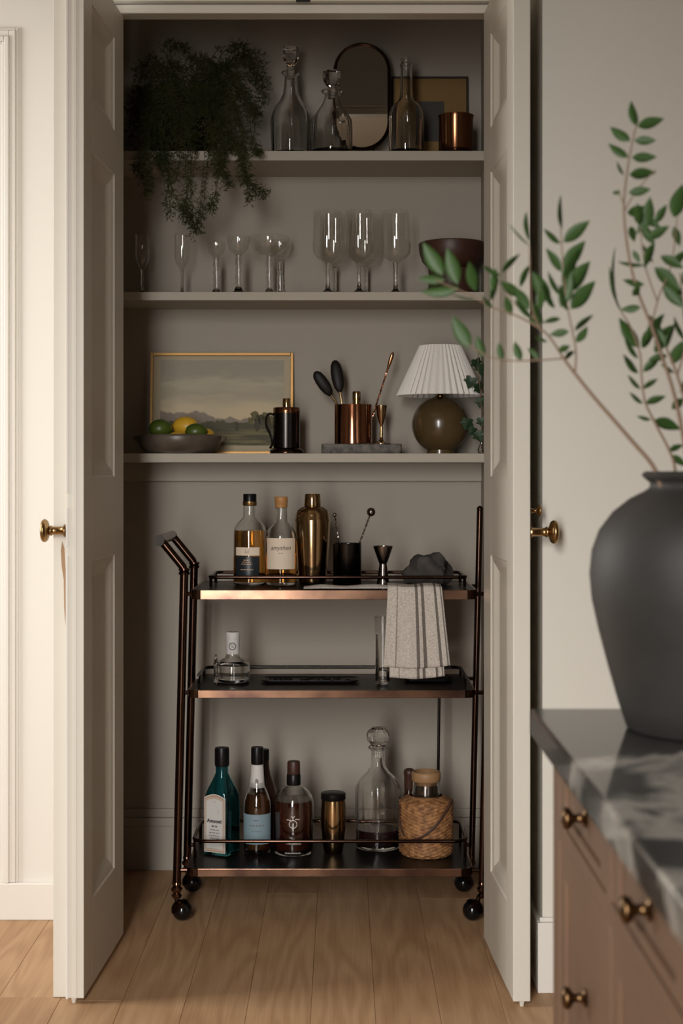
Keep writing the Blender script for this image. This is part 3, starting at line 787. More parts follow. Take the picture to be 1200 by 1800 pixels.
v = Vessel('highball_glass', 'tall slim clear glass standing behind the towel hem', 'glass', 672, Y, TZ2, by)
v.hollow('glass', [(9,by),(10,by-1.5),(10.2,by-4),(14.2,1084)], M['glass'], 0.9, 6, 28)
# black textured glass plates on the middle tier
def bumpy_plate(name, label, cx, Y, w, d, seed):
    rr = random.Random(seed); t = thing(name, label, 'plate', (X(cx,Y), Y, TZ2))
    o = rrect(w, d, d*0.3, 5); i = [(x*0.92, y*0.86) for x, y in o]
    MB().loft([[(x*.9,y*.9,0.0) for x,y in o], [(x,y,0.006) for x,y in o], [(x,y,0.008) for x,y in o], [(x,y,0.005) for x,y in i]]).build('plate', M['blacktray'], t)
    g = MB()
    for k in range(34):
        x = rr.uniform(-w*.42, w*.42); y = rr.uniform(-d*.36, d*.36); r = rr.uniform(.003,.0065)
        g.ball((x, y, 0.0055), r, 8, 5, (1.6, 1, .8))
    g.build('raised_pattern', M['blacktray'], t, True)
bumpy_plate('black_glass_plate', 'black glass plate with raised pattern in the middle of the tier', 545, 3.98, 0.26, 0.085, 1)
bumpy_plate('black_glass_plate', 'black glass plate half hidden under the hanging towel', 752, 3.99, 0.13, 0.075, 2)

# ---------------------------------------------------------------- bottom tier
Y = 3.985; by = foot_row(TZ3, Y)
gin = thing('gin_bottle', 'square teal glass gin bottle with arched cream label', 'bottle', (X(390,Y), Y, TZ3), math.radians(-26)); k = Y/F
def sq(w, r, z): return [(x, y, z) for x, y in rrect(w, w, r, 5)]
def hz(y): return (by-y)*k
w = 0.074
outer = [sq(w*.95,.008,0), sq(w,.010,.003), sq(w,.010,hz(1412)), sq(w*.98,.013,hz(1398)), sq(w*.88,.020,hz(1385)), sq(w*.66,.022,hz(1370)), sq(w*.45,.0160,hz(1358)), sq(.034,.0165,hz(1350)), sq(.0335,.0165,hz(1342))]
inner = [sq(.028,.0138,hz(1342)), sq(.029,.0140,hz(1350)), sq(w*.40,.0135,hz(1359)), sq(w*.6,.0195,hz(1371)), sq(w*.82,.017,hz(1386)), sq(w*.92,.010,hz(1399)), sq(w*.94,.008,hz(1412)), sq(w*.94,.008,.007)]
MB().loft(outer+inner).build('glass_body', M['tealglass'], gin, True, angle=35)
MB().lathe([(0,hz(1346)),(0.0185,hz(1346)),(0.0195,hz(1343)),(0.0195,hz(1318)),(0.018,hz(1314)),(0,hz(1313.5))], 28).build('screw_cap', M['black'], gin, True)
def arch_plate(w, z0, z1, rise, y, t, m, name, parent):
    n = 10; top = [(-w/2+w*i/n, z1+rise*math.sin(math.pi*i/n)) for i in range(n+1)]
    out = [(w/2, z0), ]+top[::-1]+[(-w/2, z0)]
    return MB().loft([[(x, y, z) for x, z in out], [(x, y-t, z) for x, z in out]]).build(name, m, parent)
yf = -w/2-0.0002
lb = arch_plate(0.064, hz(1493), hz(1398), 0.010, yf, .0005, M['whitepaper'], 'label', gin)
arch_plate(0.060, hz(1491.5), hz(1399.5), 0.0095, yf-.0006, .0002, M['copperlabel'], 'label_border', lb)
arch_plate(0.055, hz(1489), hz(1401.5), 0.0085, yf-.0009, .0002, M['whitepaper'], 'label_field', lb)
arch_plate(0.052, hz(1487.5), hz(1402.5), 0.008, yf-.0012, .0001, M['copperlabel'], 'label_border', lb)
arch_plate(0.0495, hz(1486.2), hz(1403.5), 0.0075, yf-.0014, .0001, M['whitepaper'], 'label_field', lb)
text(lb, 'lettering', 'Amuosti', 0.0135, M['ink'], None, hz(1438), yf-.0016, bold=0.0005, sx=0.95)
strokes(lb, M['greyink'], [(hz(1447),.018,.0042),(hz(1453.5),.028,.0022),(hz(1458.5),.032,.0026),(hz(1463.5),.034,.0022),(hz(1468),.026,.0024),(hz(1472),.032,.0022)], None, yf-.0016, seed=9)
text(lb, 'lettering', '/', 0.012, M['greyink'], None, hz(1422), yf-.0016, x=.012)
text(lb, 'crest', 'v', 0.008, M['greyink'], None, hz(1404), yf-.0016)
def bottle_round(name, label, cx, Y, prof, m, wall=1.8, group=None):
    by = foot_row(TZ3, Y); v = Vessel(name, label, 'bottle', cx, Y, TZ3, by, group)
    v.hollow('glass_body', [(prof[0][0]-2, by), (prof[0][0]-.3, by-1.5)]+prof, m, wall, 5, 36); return v
v = bottle_round('blue_label_bottle', 'amber whisky bottle with blue grey label and white neck band', 452, 3.985,
    [(24,1490),(24,1418),(23,1406),(19,1394),(14.5,1384),(12,1370),(10.8,1350),(10.3,1342)], M['glass'])
v.solid('whisky', [(22,1488),(22,1418),(21,1406),(17,1394)], M['darkwhisky'])
v.solid('cap', [(10.6,1342),(11,1340),(11,1316),(10.2,1313)], M['black'])
r = 24.2*v.k; lb = band(v.root, 'label', r, v.h(1479), v.h(1427), -75, 75, M['bluepaper'])
strokes(lb, M['greyink'], [(v.h(1437),.014,.0034),(v.h(1446),.040,.0036),(v.h(1456),.026,.0018)], r, seed=6)
g = MB()
nb = v.prof([(13.6,1383),(12.4,1370),(11.2,1350),(10.7,1343)])
nl = MB().lathe(nb, 32).build('neck_label', M['whitepaper'], v.root, True)
text(nl, 'lettering', 'B', 0.015, M['ink'], 12.6*v.k, v.h(1371), bold=.0003); 
v2 = bottle_round('dark_bottle', 'dark brown glass bottle standing behind the blue label bottle', 463, 4.06,
    [(24,1478),(24,1405),(23,1390),(18,1374),(13,1362),(10.5,1350),(9.5,1335)], M['darkglass'])
v2.solid('cap', [(9.8,1336),(10,1334),(10,1318),(9.5,1317)], M['black'])
v = bottle_round('bourbon_bottle', 'round shouldered dark bourbon bottle with white printed emblem', 516, 3.985,
    [(34.5,1490),(35,1412),(33.5,1402),(28,1392),(19,1384),(12.5,1380),(10.8,1374),(10.5,1362)], M['glass'])
v.solid('bourbon', [(32,1488),(32.4,1412),(31.4,1405)], M['bourbon'])
v.solid('neck_band', [(12,1379),(12.5,1377),(12.2,1361),(11.5,1360)], M['black']); v.solid('wooden_cap', [(11,1360),(11.5,1358),(11.2,1340),(10.5,1338)], M['darkwood'])
r = 35.2*v.k
ring_print(v.root, r, v.h(1441), 0.011, M['scroll'], .0016)
for (tx, sz, yy, xx_, sh) in (('Y', .017, 1431, 0, 0), ('I', .030, 1447, 0, 0), ('~', .022, 1432, .010, .2), ('~', .022, 1433, -.010, -.2), ('*', .016, 1459, 0, 0), ('w', .014, 1467, 0, 0), ('~', .016, 1464, -.005, 0)):
    text(v.root, 'emblem', tx, sz, M['scroll'], r, v.h(yy), x=xx_, shear=sh)
text(v.root, 'lettering', 'TYRORNUS', 0.0085, M['scroll'], r, v.h(1474.5), sx=.95, bold=.0002)
strokes(v.root, M['scroll'], [(v.h(1491),.042,.002)], r, seed=12, off=.0009)
Y = 3.985; by = foot_row(TZ3, Y)
v = Vessel('brass_tumbler', 'brushed brass tumbler with black lid beside the clear decanter', 'tumbler', 585.5, Y, TZ3, by)
v.solid('body', [(15,by),(16.5,by-2),(18.5,1484),(22.5,1450),(22,1420),(20.8,1405)], M['gold'], 40)
v.solid('lid', [(20.9,1405),(22,1403.5),(21.8,1394),(20.5,1393)], M['black'], 40)
# decanter with wine
def flute_fn(n, amp, z0, z1):
    def f(r, z, a):
        if z0 < z < z1: return r*(1+amp*math.cos(n*a))
        return r
    return f
Y = 4.04; by = foot_row(TZ3, Y)
v = Vessel('wine_decanter', 'round glass decanter with ball stopper and dark red wine', 'decanter', 664, Y, TZ3, by)
pr = [(36,by),(38.5,by-2),(39,by-6),(39,1400),(38.5,1385),(36,1375),(30,1366),(20,1357),(14,1348),(12,1340),(11.8,1322),(12.4,1321),(12.4,1319),(16,1316),(17.2,1314),(16.5,1312)]
v.hollow('glass_body', pr, M['glass'], 2.2, 8, 64, fn=flute_fn(16, .025, v.h(1440), v.h(1378)))
v.solid('wine', [(35.5,by-9),(36,1458),(35.8,1455)], M['wine'], 40)
def facet_ball(v, name, cy, r, m, neck):
    g = MB(); z = v.h(cy); R = r*v.k
    g.lathe([(0,v.h(neck[1])),(neck[0]*.8*v.k,v.h(neck[1])),(neck[0]*v.k,v.h(cy)-R*.9),(R*.55,z-R*.86),(R*.92,z-R*.42),(R,z),(R*.92,z+R*.42),(R*.55,z+R*.78),(0,z+R*.84)], 12)
    return g.build(name, m, v.root, False)
facet_ball(v, 'stopper', 1294, 20, M['solidglass'], (8.5, 1332))
# dark bottle behind wicker jug
v = bottle_round('stoppered_bottle', 'dark bottle with wooden stopper hidden behind the wicker jug', 719, 4.085,
    [(14,1470),(14,1420),(14,1408),(11,1398),(9,1392),(8.5,1386)], M['darkglass'])
v.solid('stopper', [(8.5,1386),(9,1384),(9,1362),(10,1360),(9.5,1354),(6,1351)], M['darkwood'])
# wicker jug
Y = 3.974; by = foot_row(TZ3, Y)
v = Vessel('wicker_jug', 'wicker covered jug with glass neck and leather strap', 'jug', 748.5, Y, TZ3, by)
rows = []; n = 34; ya, yb_ = by, 1397
for i in range(n*4+1):
    t = i/(n*4); y = ya+(yb_-ya)*t
    r = 47*(1-0.10*max(0,(0.06-t)/0.06)) if t < 0.9 else 47-18*((t-0.9)/0.1)**1.3
    rows.append((r*v.k, v.h(y)))
def weave(r, z, a):
    i = z/(rows[-1][1])*n; j = int(i+1e-6); f = i-j
    return r+0.0018*math.sin(math.pi*f)*(0.35+math.cos(15*a+math.pi*j))
MB().lathe([(0,0)]+rows, 156, fn=weave).build('wicker_body', M['wicker'], v.root, True, angle=80)
v.hollow('glass_neck', [(20,1400),(25,1395),(23.5,1386),(23,1366)], M['glass'], 1.5, 0, 36)
v.hollow('wooden_rim', [(23.2,1373),(25.5,1371),(25.8,1360),(25,1356.5)], M['rimwood'], 4.0, 0, 40)
v.solid('liner', [(20,1396),(21,1384),(19,1378)], M['darksteel'], 24)
def on_wick(px, py, extra=0.0):
    dx = (px-748.5)*v.k; R = 48.3*v.k+0.0022+extra; dx = max(-R*.999, min(R*.999, dx))
    return (dx, -math.sqrt(R*R-dx*dx), v.h(py))
st_pts = smoothpath([on_wick(791,1398), on_wick(785,1412), on_wick(770,1432), on_wick(750,1452), on_wick(730,1464), on_wick(713,1470)], 5)
MB().tube(st_pts, 0.0032, 8).build('leather_strap', M['leather'], v.root, True)
MB().ball(on_wick(712,1470), 0.0048, 12, 8).build('strap_stud', M['brass'], v.root, True)
st_pts = smoothpath([on_wick(702,1412), on_wick(701,1432), on_wick(703,1448), on_wick(709,1462)], 5)
MB().tube(st_pts, 0.0026, 8).build('leather_strap', M['leather'], v.root, True)

# ---------------------------------------------------------------- lowest shelf (z = SZ3)
def leaning_frame(name, label, x0, x1, y0, y1, Yfront, z, lean, fw, fd, fm, layers):
    """picture leaning back; pixel extents at depth Yfront; layers = (inset px l,r,t,b, material, name)"""
    k = Yfront/F; w = (x1-x0)*k; h = (y1-y0)*k/math.cos(lean)
    t = thing(name, label, 'picture frame', (X((x0+x1)/2, Yfront), Yfront, z))
    Rm = Matrix.Rotation(-lean, 4, 'X')
    def pb(n, xa, xb, za, zb, ya, yb, m, par, bev=0):
        return MB().box(xa, xb, ya, yb, za, zb).xform(Rm).build(n, m, par, bevel=bev)
    pb('frame_side', -w/2, -w/2+fw, 0, h, 0, fd, fm, t, .0008); pb('frame_side', w/2-fw, w/2, 0, h, 0, fd, fm, t, .0008)
    pb('frame_top', -w/2+fw, w/2-fw, h-fw, h, 0, fd, fm, t, .0008); pb('frame_bottom', -w/2+fw, w/2-fw, 0, fw, 0, fd, fm, t, .0008)
    pb('backing', -w/2+fw*.5, w/2-fw*.5, fw*.5, h-fw*.5, fd*.72, fd, M['frame_dark'], t)
    for i, (l, r_, tp, bt, m, nm) in enumerate(layers):
        o = pb(nm, -w/2+l*k, w/2-r_*k, bt*k, h-tp*k, fd*(0.62-0.12*i), fd*0.72, m, t)
        if nm == 'painting':
            me = o.data; ul = me.uv_layers.new(name='UVMap'); Ri = Rm.inverted()
            xa, xb, za, zb = -w/2+l*k, w/2-r_*k, bt*k, h-tp*k
            for lp in me.loops:
                q = Ri @ me.vertices[lp.vertex_index].co
                ul.data[lp.index].uv = ((q.x-xa)/(xb-xa), (q.z-za)/(zb-za))
    return t, Rm, w, h, k, fd
lean = math.radians(5.5)
pt, Rm, w, h, k, fd = leaning_frame('landscape_painting', 'muted landscape painting in a thin gilt frame leaning on the wall', 262, 515, 617, 797, 4.292, SZ3, lean, 0.0085, 0.016, M['frame_gold'],
    [(5,5,5,5,M['matboard'],'mat_board'), (18,17,13,16,M['painting'],'painting')])
# painted trees (flat daubs on the canvas)
def daub(pxx, pyy, rx, ry, col, n=9):
    g = MB(); rr = random.Random(pxx)
    x = (pxx-388.5)*k; z = (797-pyy)*k/math.cos(lean); y = fd*0.5-0.0004
    out = [(x+rx*k*math.cos(2*math.pi*i/n)*rr.uniform(.75,1.1), z+ry*k*math.sin(2*math.pi*i/n)*rr.uniform(.75,1.1)) for i in range(n)]
    g.loft([[(a, y, b) for a, b in out], [(a, y-0.0003, b) for a, b in out]]).xform(Rm).build('painted_tree', col, pt)
M['tree_d'] = mat('painted_tree_dark', (0.06,0.052,0.027), 0.7); M['tree_m'] = mat('painted_tree_olive', (0.12,0.10,0.04), 0.7)
for (a, b, rx, ry, c) in ((447,728,8,9,'tree_m'),(452,742,6,16,'tree_d'),(466,730,8,9,'tree_m'),(470,745,7,16,'tree_d'),(459,735,7,10,'tree_d'),(416,748,4,10,'tree_d'),(440,738,6,8,'tree_m'),(476,738,7,9,'tree_m')):
    daub(a, b, rx, ry, M[c])
# fruit bowl
Y = 4.178; by = 797
v = Vessel('wooden_bowl', 'shallow weathered wooden bowl with handles holding citrus fruit', 'bowl', 316, Y, SZ3, by)
v.hollow('bowl', [(48,by),(55,by-2),(66,by-8),(72,by-18),(74.5,by-29),(73,by-32)], M['bowl'], 4, 4, 48)
for sg in (-1, 1):
    MB().loft([[(sg*(72*v.k), -0.014, 29*v.k), (sg*(72*v.k), 0.014, 29*v.k), (sg*(72*v.k), 0.014, 20*v.k), (sg*(72*v.k), -0.014, 20*v.k)],
               [(sg*(78*v.k), -0.011, 31*v.k), (sg*(78*v.k), 0.011, 31*v.k), (sg*(78*v.k), 0.011, 23*v.k), (sg*(78*v.k), -0.011, 23*v.k)],
               [(sg*(82*v.k), -0.006, 30*v.k), (sg*(82*v.k), 0.006, 30*v.k), (sg*(82*v.k), 0.006, 25*v.k), (sg*(82*v.k), -0.006, 25*v.k)]]).build('bowl_handle', M['bowl'], v.root, True, bevel=.001)
def citrus(name, label, px, py, dY, rx, rz, m, ang, tip):
    Yc = Y+dY; k = Yc/F; R = rz*k; L = rx*k
    prof = []
    for i in range(15):
        t = -1+2*i/14; rr = math.sqrt(max(0, 1-t*t)); prof.append((R*rr, t*L))
    if tip: prof = [(0,-L*1.14),(R*.10,-L*1.12),(R*.18,-L*1.02)]+prof[2:-2]+[(R*.18,L*1.02),(R*.10,L*1.12),(0,L*1.14)]
    else: prof[0] = (0,-L); prof[-1] = (0, L)
    g = MB().lathe(prof, 24).xform(Matrix.Rotation(math.radians(ang), 4, 'Z') @ Matrix.Rotation(math.pi/2, 4, 'Y'))
    t = thing(name, label, 'fruit', P(px, py, Yc)); g.build('rind', m, t, True, angle=70)
    q = Matrix.Rotation(math.radians(ang), 4, 'Z') @ Vector((L*(1.13 if tip else 0.99), 0, 0))
    MB().ball(q, 0.0022, 8, 6).build('stem_end', M['fernstem'], t, True)
citrus('lime', 'dark green lime at the left end of the wooden bowl', 282, 754, -0.01, 21, 17, M['lime'], 15, False)
citrus('lemon', 'large yellow lemon on top between the two limes', 326, 750, 0.035, 24, 18, M['lemon'], -12, True)
citrus('lime', 'bright green lime in front of the large lemon', 345, 759, -0.03, 20, 15, M['lime'], 10, False)
citrus('lemon', 'yellow lemon low in the bowl under the two limes', 312, 772, -0.045, 21, 13, M['lemon'], 5, True)
citrus('lemon', 'yellow lemon at the right end of the wooden bowl', 363, 768, 0.005, 20, 15, M['lemon'], 70, True)
# coffee press / tankard
Y = 4.165; by = 797
v = Vessel('bronze_press_pot', 'dark bronze press pot with handle and slim brass neck', 'pot', 503.5, Y, SZ3, by)
v.solid('base', [(27,by),(29.5,by-1),(29.5,by-5),(25,by-9),(23,by-10)], M['bronze'], 40)
v.solid('body', [(23,by-9),(23.3,by-12),(23.3,725)], M['gunmetal'], 40); v.solid('copper_collar', [(23.5,726),(23.7,724),(23.5,717),(22.5,716)], M['darkcopper'], 40)
v.solid('neck', [(7.5,717),(7.2,714),(7,702),(6.3,700)], M['gold'], 28)
hp = smoothpath([(-22*v.k,0,v.h(729)), (-30*v.k,0,v.h(727)), (-35.5*v.k,0,v.h(734)), (-35*v.k,0,v.h(748)), (-29*v.k,0,v.h(762)), (-25*v.k,0,v.h(778)), (-29*v.k,0,v.h(788))], 6)
MB().tube(hp, 0.0035, 8).build('handle', M['gunmetal'], v.root, True)
# stone board with cup, tools, goblet
Y = 4.205; k = Y/F
zb_ = SZ3; hb = (797-780)*k
bd = MB().loft([[(x,y,0) for x,y in rrect(139*k, .10, .008)], [(x*1.0,y,0.002) for x,y in rrect(140*k, .102, .009)], [(x,y,hb-.002) for x,y in rrect(140*k, .102, .009)], [(x,y,hb) for x,y in rrect(138*k, .099, .008)]]).build('stone_board', M['slab'], None, True, loc=(X(635,Y), Y, SZ3), angle=30)
tag(bd, 'rectangular brown grey stone board under the copper cup', 'board')
zs_ = SZ3+hb; by = 780
v = Vessel('copper_cup', 'wide polished copper cup of bar tools on the stone board', 'cup', 620.5, Y, zs_, by)
v.hollow('cup', [(32,by),(33.2,by-1),(33.2,712),(33.6,711)], M['copper'], 1.3, 3, 48)
def tool(name, label, cat, p0, p1, parts, group=None):
    a = Vector(p0); b = Vector(p1); t = thing(name, label, cat, a, 0, group); d = b-a; L = d.length
    q = Vector((0,0,1)).rotation_difference(d.normalized()).to_matrix().to_4x4()
    for (nm, prof, m, flat_) in parts:
        g = MB().lathe([(r_*1.0, z*L) for r_, z in prof], 16)
        if flat_ != 1: g.v = [Vector((p.x, p.y*flat_, p.z)) for p in g.v]
        g.xform(q).build(nm, m, t, True, angle=60)
    return t
bz = zs_+0.004
hd = [(0,.66),(.006,.67),(.013,.72),(.0165,.80),(.0165,.88),(.0135,.95),(.007,.99),(0,1.0)]
tool('serving_spoon', 'black spoon tipped far left in the copper cup', 'spoon', (X(640,Y), Y+0.012, bz), P(553,653,Y-0.01), [('handle', [(0,0),(.0035,0),(.0032,.68),(0,.68)], M['gold'], 1), ('bowl', hd, M['rubberspoon'], .5)], 'spoons in the copper cup')
tool('serving_spoon', 'black spoon standing nearly upright in the copper cup', 'spoon', (X(612,Y), Y-0.008, bz), P(588,633,Y+0.015), [('handle', [(0,0),(.0035,0),(.0032,.64),(0,.64)], M['gold'], 1), ('bowl', [(r_*1.05, .6+(z-.66)*1.18) for r_, z in hd], M['rubberspoon'], .5)], 'spoons in the copper cup')
tool('muddler', 'short brass topped muddler in the copper cup', 'muddler', (X(626,Y), Y-0.026, bz), P(626.5,688,Y-0.026), [('shaft', [(0,0),(.0065,0),(.0075,.7),(0,.7)], M['gold'], 1), ('top', [(0,.7),(.0105,.71),(.0115,.78),(.0105,.8),(.0118,.84),(.0118,.97),(.0105,1),(0,1)], M['gold'], 1)])
a_ = Vector((X(640,Y), Y+0.02, bz)); b_ = P(691,618,Y-0.005); t = thing('bar_spoon', 'long twisted bar spoon leaning right in the copper cup', 'spoon', a_)
d_ = b_-a_; e1 = d_.normalized().cross(Vector((0,1,0))).normalized(); e2 = d_.normalized().cross(e1); g = MB()
for ph in (0, math.pi):
    g.tube([d_*(.80*i/60)+(e1*math.cos(i*.8+ph)+e2*math.sin(i*.8+ph))*.0012 for i in range(61)], .0016, 6)
g.build('twisted_rod', M['copper'], t, True)
q = Vector((0,0,1)).rotation_difference(d_.normalized()).to_matrix().to_4x4(); L = d_.length
g = MB().lathe([(0,.79*L),(.0028,.80*L),(.0052,.88*L),(.0058,.93*L),(.0048,.975*L),(0,L)], 14); g.v = [Vector((p.x, p.y*.45, p.z)) for p in g.v]
g.xform(q).build('spoon_head', M['darkcopper'], t, True)
v = Vessel('brass_goblet', 'small brass goblet on the stone board beside the cup', 'goblet', 670, Y-0.01, zs_, by)
v.hollow('bowl', [(2.2,748),(4.5,742),(7.5,730),(9.8,714),(10,712)], M['gold'], .8, 0, 28)
v.solid('stem', [(16,by),(16,by-1.5),(8,by-4),(3.6,by-7),(2.6,766),(3.4,762),(2.4,758),(3.2,752),(2.2,747)], M['gold'], 28)
# table lamp
Y = 4.214; by = 797
v = Vessel('table_lamp', 'table lamp with white pleated shade and round olive brown base', 'lamp', 773.5, Y, SZ3, by)
R = 50; cyy = 746
bp = [(24,by)]+[(R*math.sin(t), cyy+R*math.cos(t)) for t in [math.radians(a) for a in range(28, 172, 8)]]+[(7,696.5)]
v.solid('ball_base', bp, M['ceramic'], 56)
v.solid('brass_neck', [(8.5,699),(8.5,695),(5,693),(4.6,680)], M['gold'], 24)
def pleat(r, z, a): return r*(1+0.028*(2*abs(((a*40/(2*math.pi)) % 1)-.5)*2-1))
g = MB(); seg = 240
sp = v.prof([(75.5,695),(36,607)]); g.lathe([sp[0], (sp[0][0]*.5+sp[1][0]*.5, (sp[0][1]+sp[1][1])/2), sp[1], (sp[1][0]-.0015, sp[1][1]), (sp[0][0]*.5+sp[1][0]*.5-.0015, (sp[0][1]+sp[1][1])/2), (sp[0][0]-.0015, sp[0][1])], seg, fn=pleat)
g.f += [(k2, (k2+1)%seg, 5*seg+(k2+1)%seg, 5*seg+k2) for k2 in range(seg)]
g.build('pleated_shade', M['shade'], v.root, False)
v.solid('shade_collar', [(36.5,607.5),(36.5,606.5)], M['shade'], 40) if False else None
MB().tube([(0,0,v.h(690)), (0,0,v.h(645))], 0.011, 12).build('bulb_holder', M['black'], v.root)
for a in (0, 120, 240):
    MB().tube([(0,0,v.h(650)), (33*v.k*math.cos(math.radians(a)), 33*v.k*math.sin(math.radians(a)), v.h(612))], 0.0012, 6).build('shade_spoke', M['gold'], v.root)
# ivy in a small vase behind the door edge
Y = 4.125; by = 797
v = Vessel('ivy_sprig', 'dark green ivy sprig in a tiny glass vase beside the lamp', 'plant', 846, Y, SZ3, by)
v.hollow('tiny_vase', [(5,by),(6,by-1),(6.5,by-8),(3,by-16),(2.6,by-20),(3.4,by-22)], M['glass'], .8, 2, 20)
stem = smoothpath([(0,0,.006), (-.001,0,.04), (.0,-.004,.10), (-.004,-.006,.17), (-.010,-.008,.25), (-.006,-.01,.29)], 6)
MB().tube(stem, .0013, 6).build('stem', M['twig'], v.root)
def ivy_leaf():
    o = [(0,0),(.25,-.12),(.5,-.02),(.42,.2),(.62,.42),(.36,.52),(.22,.72),(0,1.0),(-.22,.72),(-.36,.52),(-.62,.42),(-.42,.2),(-.5,-.02),(-.25,-.12)]
    vs = [(x, 0.06*abs(x), z) for x, z in o]+[(0,-.05,.35)]+[(x, 0.06*abs(x)+.02, z) for x, z in o]
    n = len(o); fs = [(i, (i+1)%n, n) for i in range(n)]+[(n+1+(i+1)%n, n+1+i, n) for i in range(n)]+[(i, n+1+i, n+1+(i+1)%n, (i+1)%n) for i in range(n)]
    return new_mesh('ivy_leaf', vs, fs)
il = ivy_leaf()
for (px, py, sz, rz, ry) in ((836,632,.030,20,160),(829,664,.034,-10,200),(839,676,.030,30,150),(822,737,.033,10,190),(838,760,.031,-20,160),(846,640,.034,15,175),(845,700,.030,0,185),(833,752,.026,20,210),(846,735,.03,-10,170)):
    q = P(px, py, Y-.008)-v.root.location
    o = link('leaf', il, M['ivyleaf'], v.root, q, (math.radians(-15), math.radians(ry), math.radians(rz))); o.scale = (sz, sz, sz)

# ---------------------------------------------------------------- middle shelf (z = SZ2)
def stemware(name, label, cx, Y, pts, cat, group, wall=.7, stem=None, seg=32, base_r=None):
    v = Vessel(name, label, cat, cx, Y, SZ2, 513, group)
    v.hollow('bowl', pts, M['thin'], wall, 0, seg); v.solid('stem', stem, M['solidglass'], seg); return v
Yg = 4.20
fl_b = [(2.2,466),(6,462),(11,452),(13,440),(12.6,420),(11.8,404)]
fl_s = [(17,513),(17,512),(6,508.5),(2.6,504),(2.3,480),(2.3,470),(3.4,467)]
stemware('flute_glass', 'small tulip glass nearest the left door on the middle shelf', 250, Yg, fl_b, 'glass', 'tulip glasses', stem=fl_s)
stemware('flute_glass', 'small tulip glass standing under the hanging fern tip', 320, Yg+.01, [(r*1.06, y) for r, y in fl_b], 'glass', 'tulip glasses', stem=fl_s)
def coupe(rr, top, yb):
    b = [(3.5,yb+8),(rr*.42,yb+5),(rr*.82,yb-3),(rr*.97,yb-14),(rr,top+4),(rr*.98,top)]
    st = [(min(rr*.7,19),513),(min(rr*.7,19),512),(8,508.5),(6.5,504),(4.5,501),(6.4,496),(4.2,491),(6.2,485),(4.0,479),(6.0,473),(3.8,467),(5.6,460),(4.4,yb+10),(5,yb+7)]
    return b, st
b, st = coupe(17, 418, 440); stemware('coupe_glass', 'short coupe with beaded stem left of the other coupes', 380, Yg, b, 'glass', 'coupes', stem=st)
b, st = coupe(20, 412, 438); stemware('coupe_glass', 'middle coupe with beaded stem among the three front coupes', 419, 4.15, b, 'glass', 'coupes', stem=st)
b, st = coupe(36, 409, 436); stemware('coupe_glass', 'widest coupe glass with beaded stem in the front row', 473, 4.195, b, 'glass', 'coupes', stem=st)
b, st = coupe(20, 409, 436); stemware('coupe_glass', 'small coupe glass standing behind the widest front coupe', 492, 4.295, b, 'glass', 'coupes', stem=st)
wb = [(3.4,458),(10,455),(20,449),(25.5,440),(27,429),(26,400),(24.5,367)]
wst = [(22,513),(22,512),(9,508.5),(4.2,504),(3.7,490),(3.7,466),(5.4,458)]
for (cx, dy, lab) in ((576,-.04,'tall wine glass at the left of the front row'),(631,-.04,'tall wine glass in the middle of the front row'),(695,-.03,'tall wine glass on its own nearest the dark bowl'),(588,.075,'tall wine glass behind the left wine glass'),(643,.075,'tall wine glass behind the middle wine glass')):
    stemware('wine_glass', lab, cx, Yg+dy, wb, 'glass', 'tall wine glasses', stem=wst, wall=.75)
Y = 4.222; v = Vessel('dark_wooden_bowl', 'dark walnut footed bowl at the right end of the middle shelf', 'bowl', 794, Y, SZ2, 513)
v.hollow('bowl', [(20,468),(40,464),(52,452),(57,438),(58.5,424),(58,420)], M['darkwood'], 5, 46, 48)
v.solid('foot', [(44,513),(45,511),(42,500),(40,480),(42,466)], M['darkwood'], 40)

# ---------------------------------------------------------------- top shelf (z = SZ1)
by = 265
def ring_stopper(v, parts): pass
Y = 4.19; v = Vessel('faceted_decanter', 'taller cut glass decanter beside the hanging fern on the top shelf', 'decanter', 511, Y, SZ1, by)
v.hollow('glass_body', [(30,by),(33,by-2),(34,by-6),(34.5,200),(33,188),(28,177),(20,167),(14.5,156),(12,140),(11,124),(11.5,122),(16,119),(17,117),(16,115)], M['glass'], 2.4, 7, 48, fn=flute_fn(12, .05, v.h(245), v.h(190)))
v.solid('stopper', [(7,128),(8,116),(6.5,108),(7,104),(12,99),(14,92),(15,86),(13,80),(15,76),(13.5,73)], M['solidglass'], 10, False)
Y = 4.165; v = Vessel('round_decanter', 'shorter clear decanter in front of the oval mirror', 'decanter', 582.5, Y, SZ1, by)
v.hollow('glass_body', [(34,by),(36.5,by-2),(37,by-6),(37,220),(35,204),(30,194),(22,184),(16,174),(12.5,164),(12,158),(17,155),(18,153),(17,151)], M['glass'], 2.2, 7, 48, fn=flute_fn(14, .04, v.h(250), v.h(200)))
v.solid('stopper', [(7,166),(8,152),(7,146),(11,142),(15.5,134),(16.5,126),(15.5,119),(13,117.5)], M['solidglass'], 10, False)
Y = 4.16; v = Vessel('tall_clear_bottle', 'tall clear bottle with ringed neck in front of the mustard print', 'bottle', 714, Y, SZ1, by)
v.hollow('glass_body', [(28,by),(30,by-2),(30.5,by-5),(30.5,200),(29,188),(24,178),(16,172),(12,166),(10.8,158),(10.2,120),(9.8,112),(11.5,110),(11.5,106),(9,104),(9,99),(10,98),(10,96.5)], M['glass'], 1.8, 6, 40)
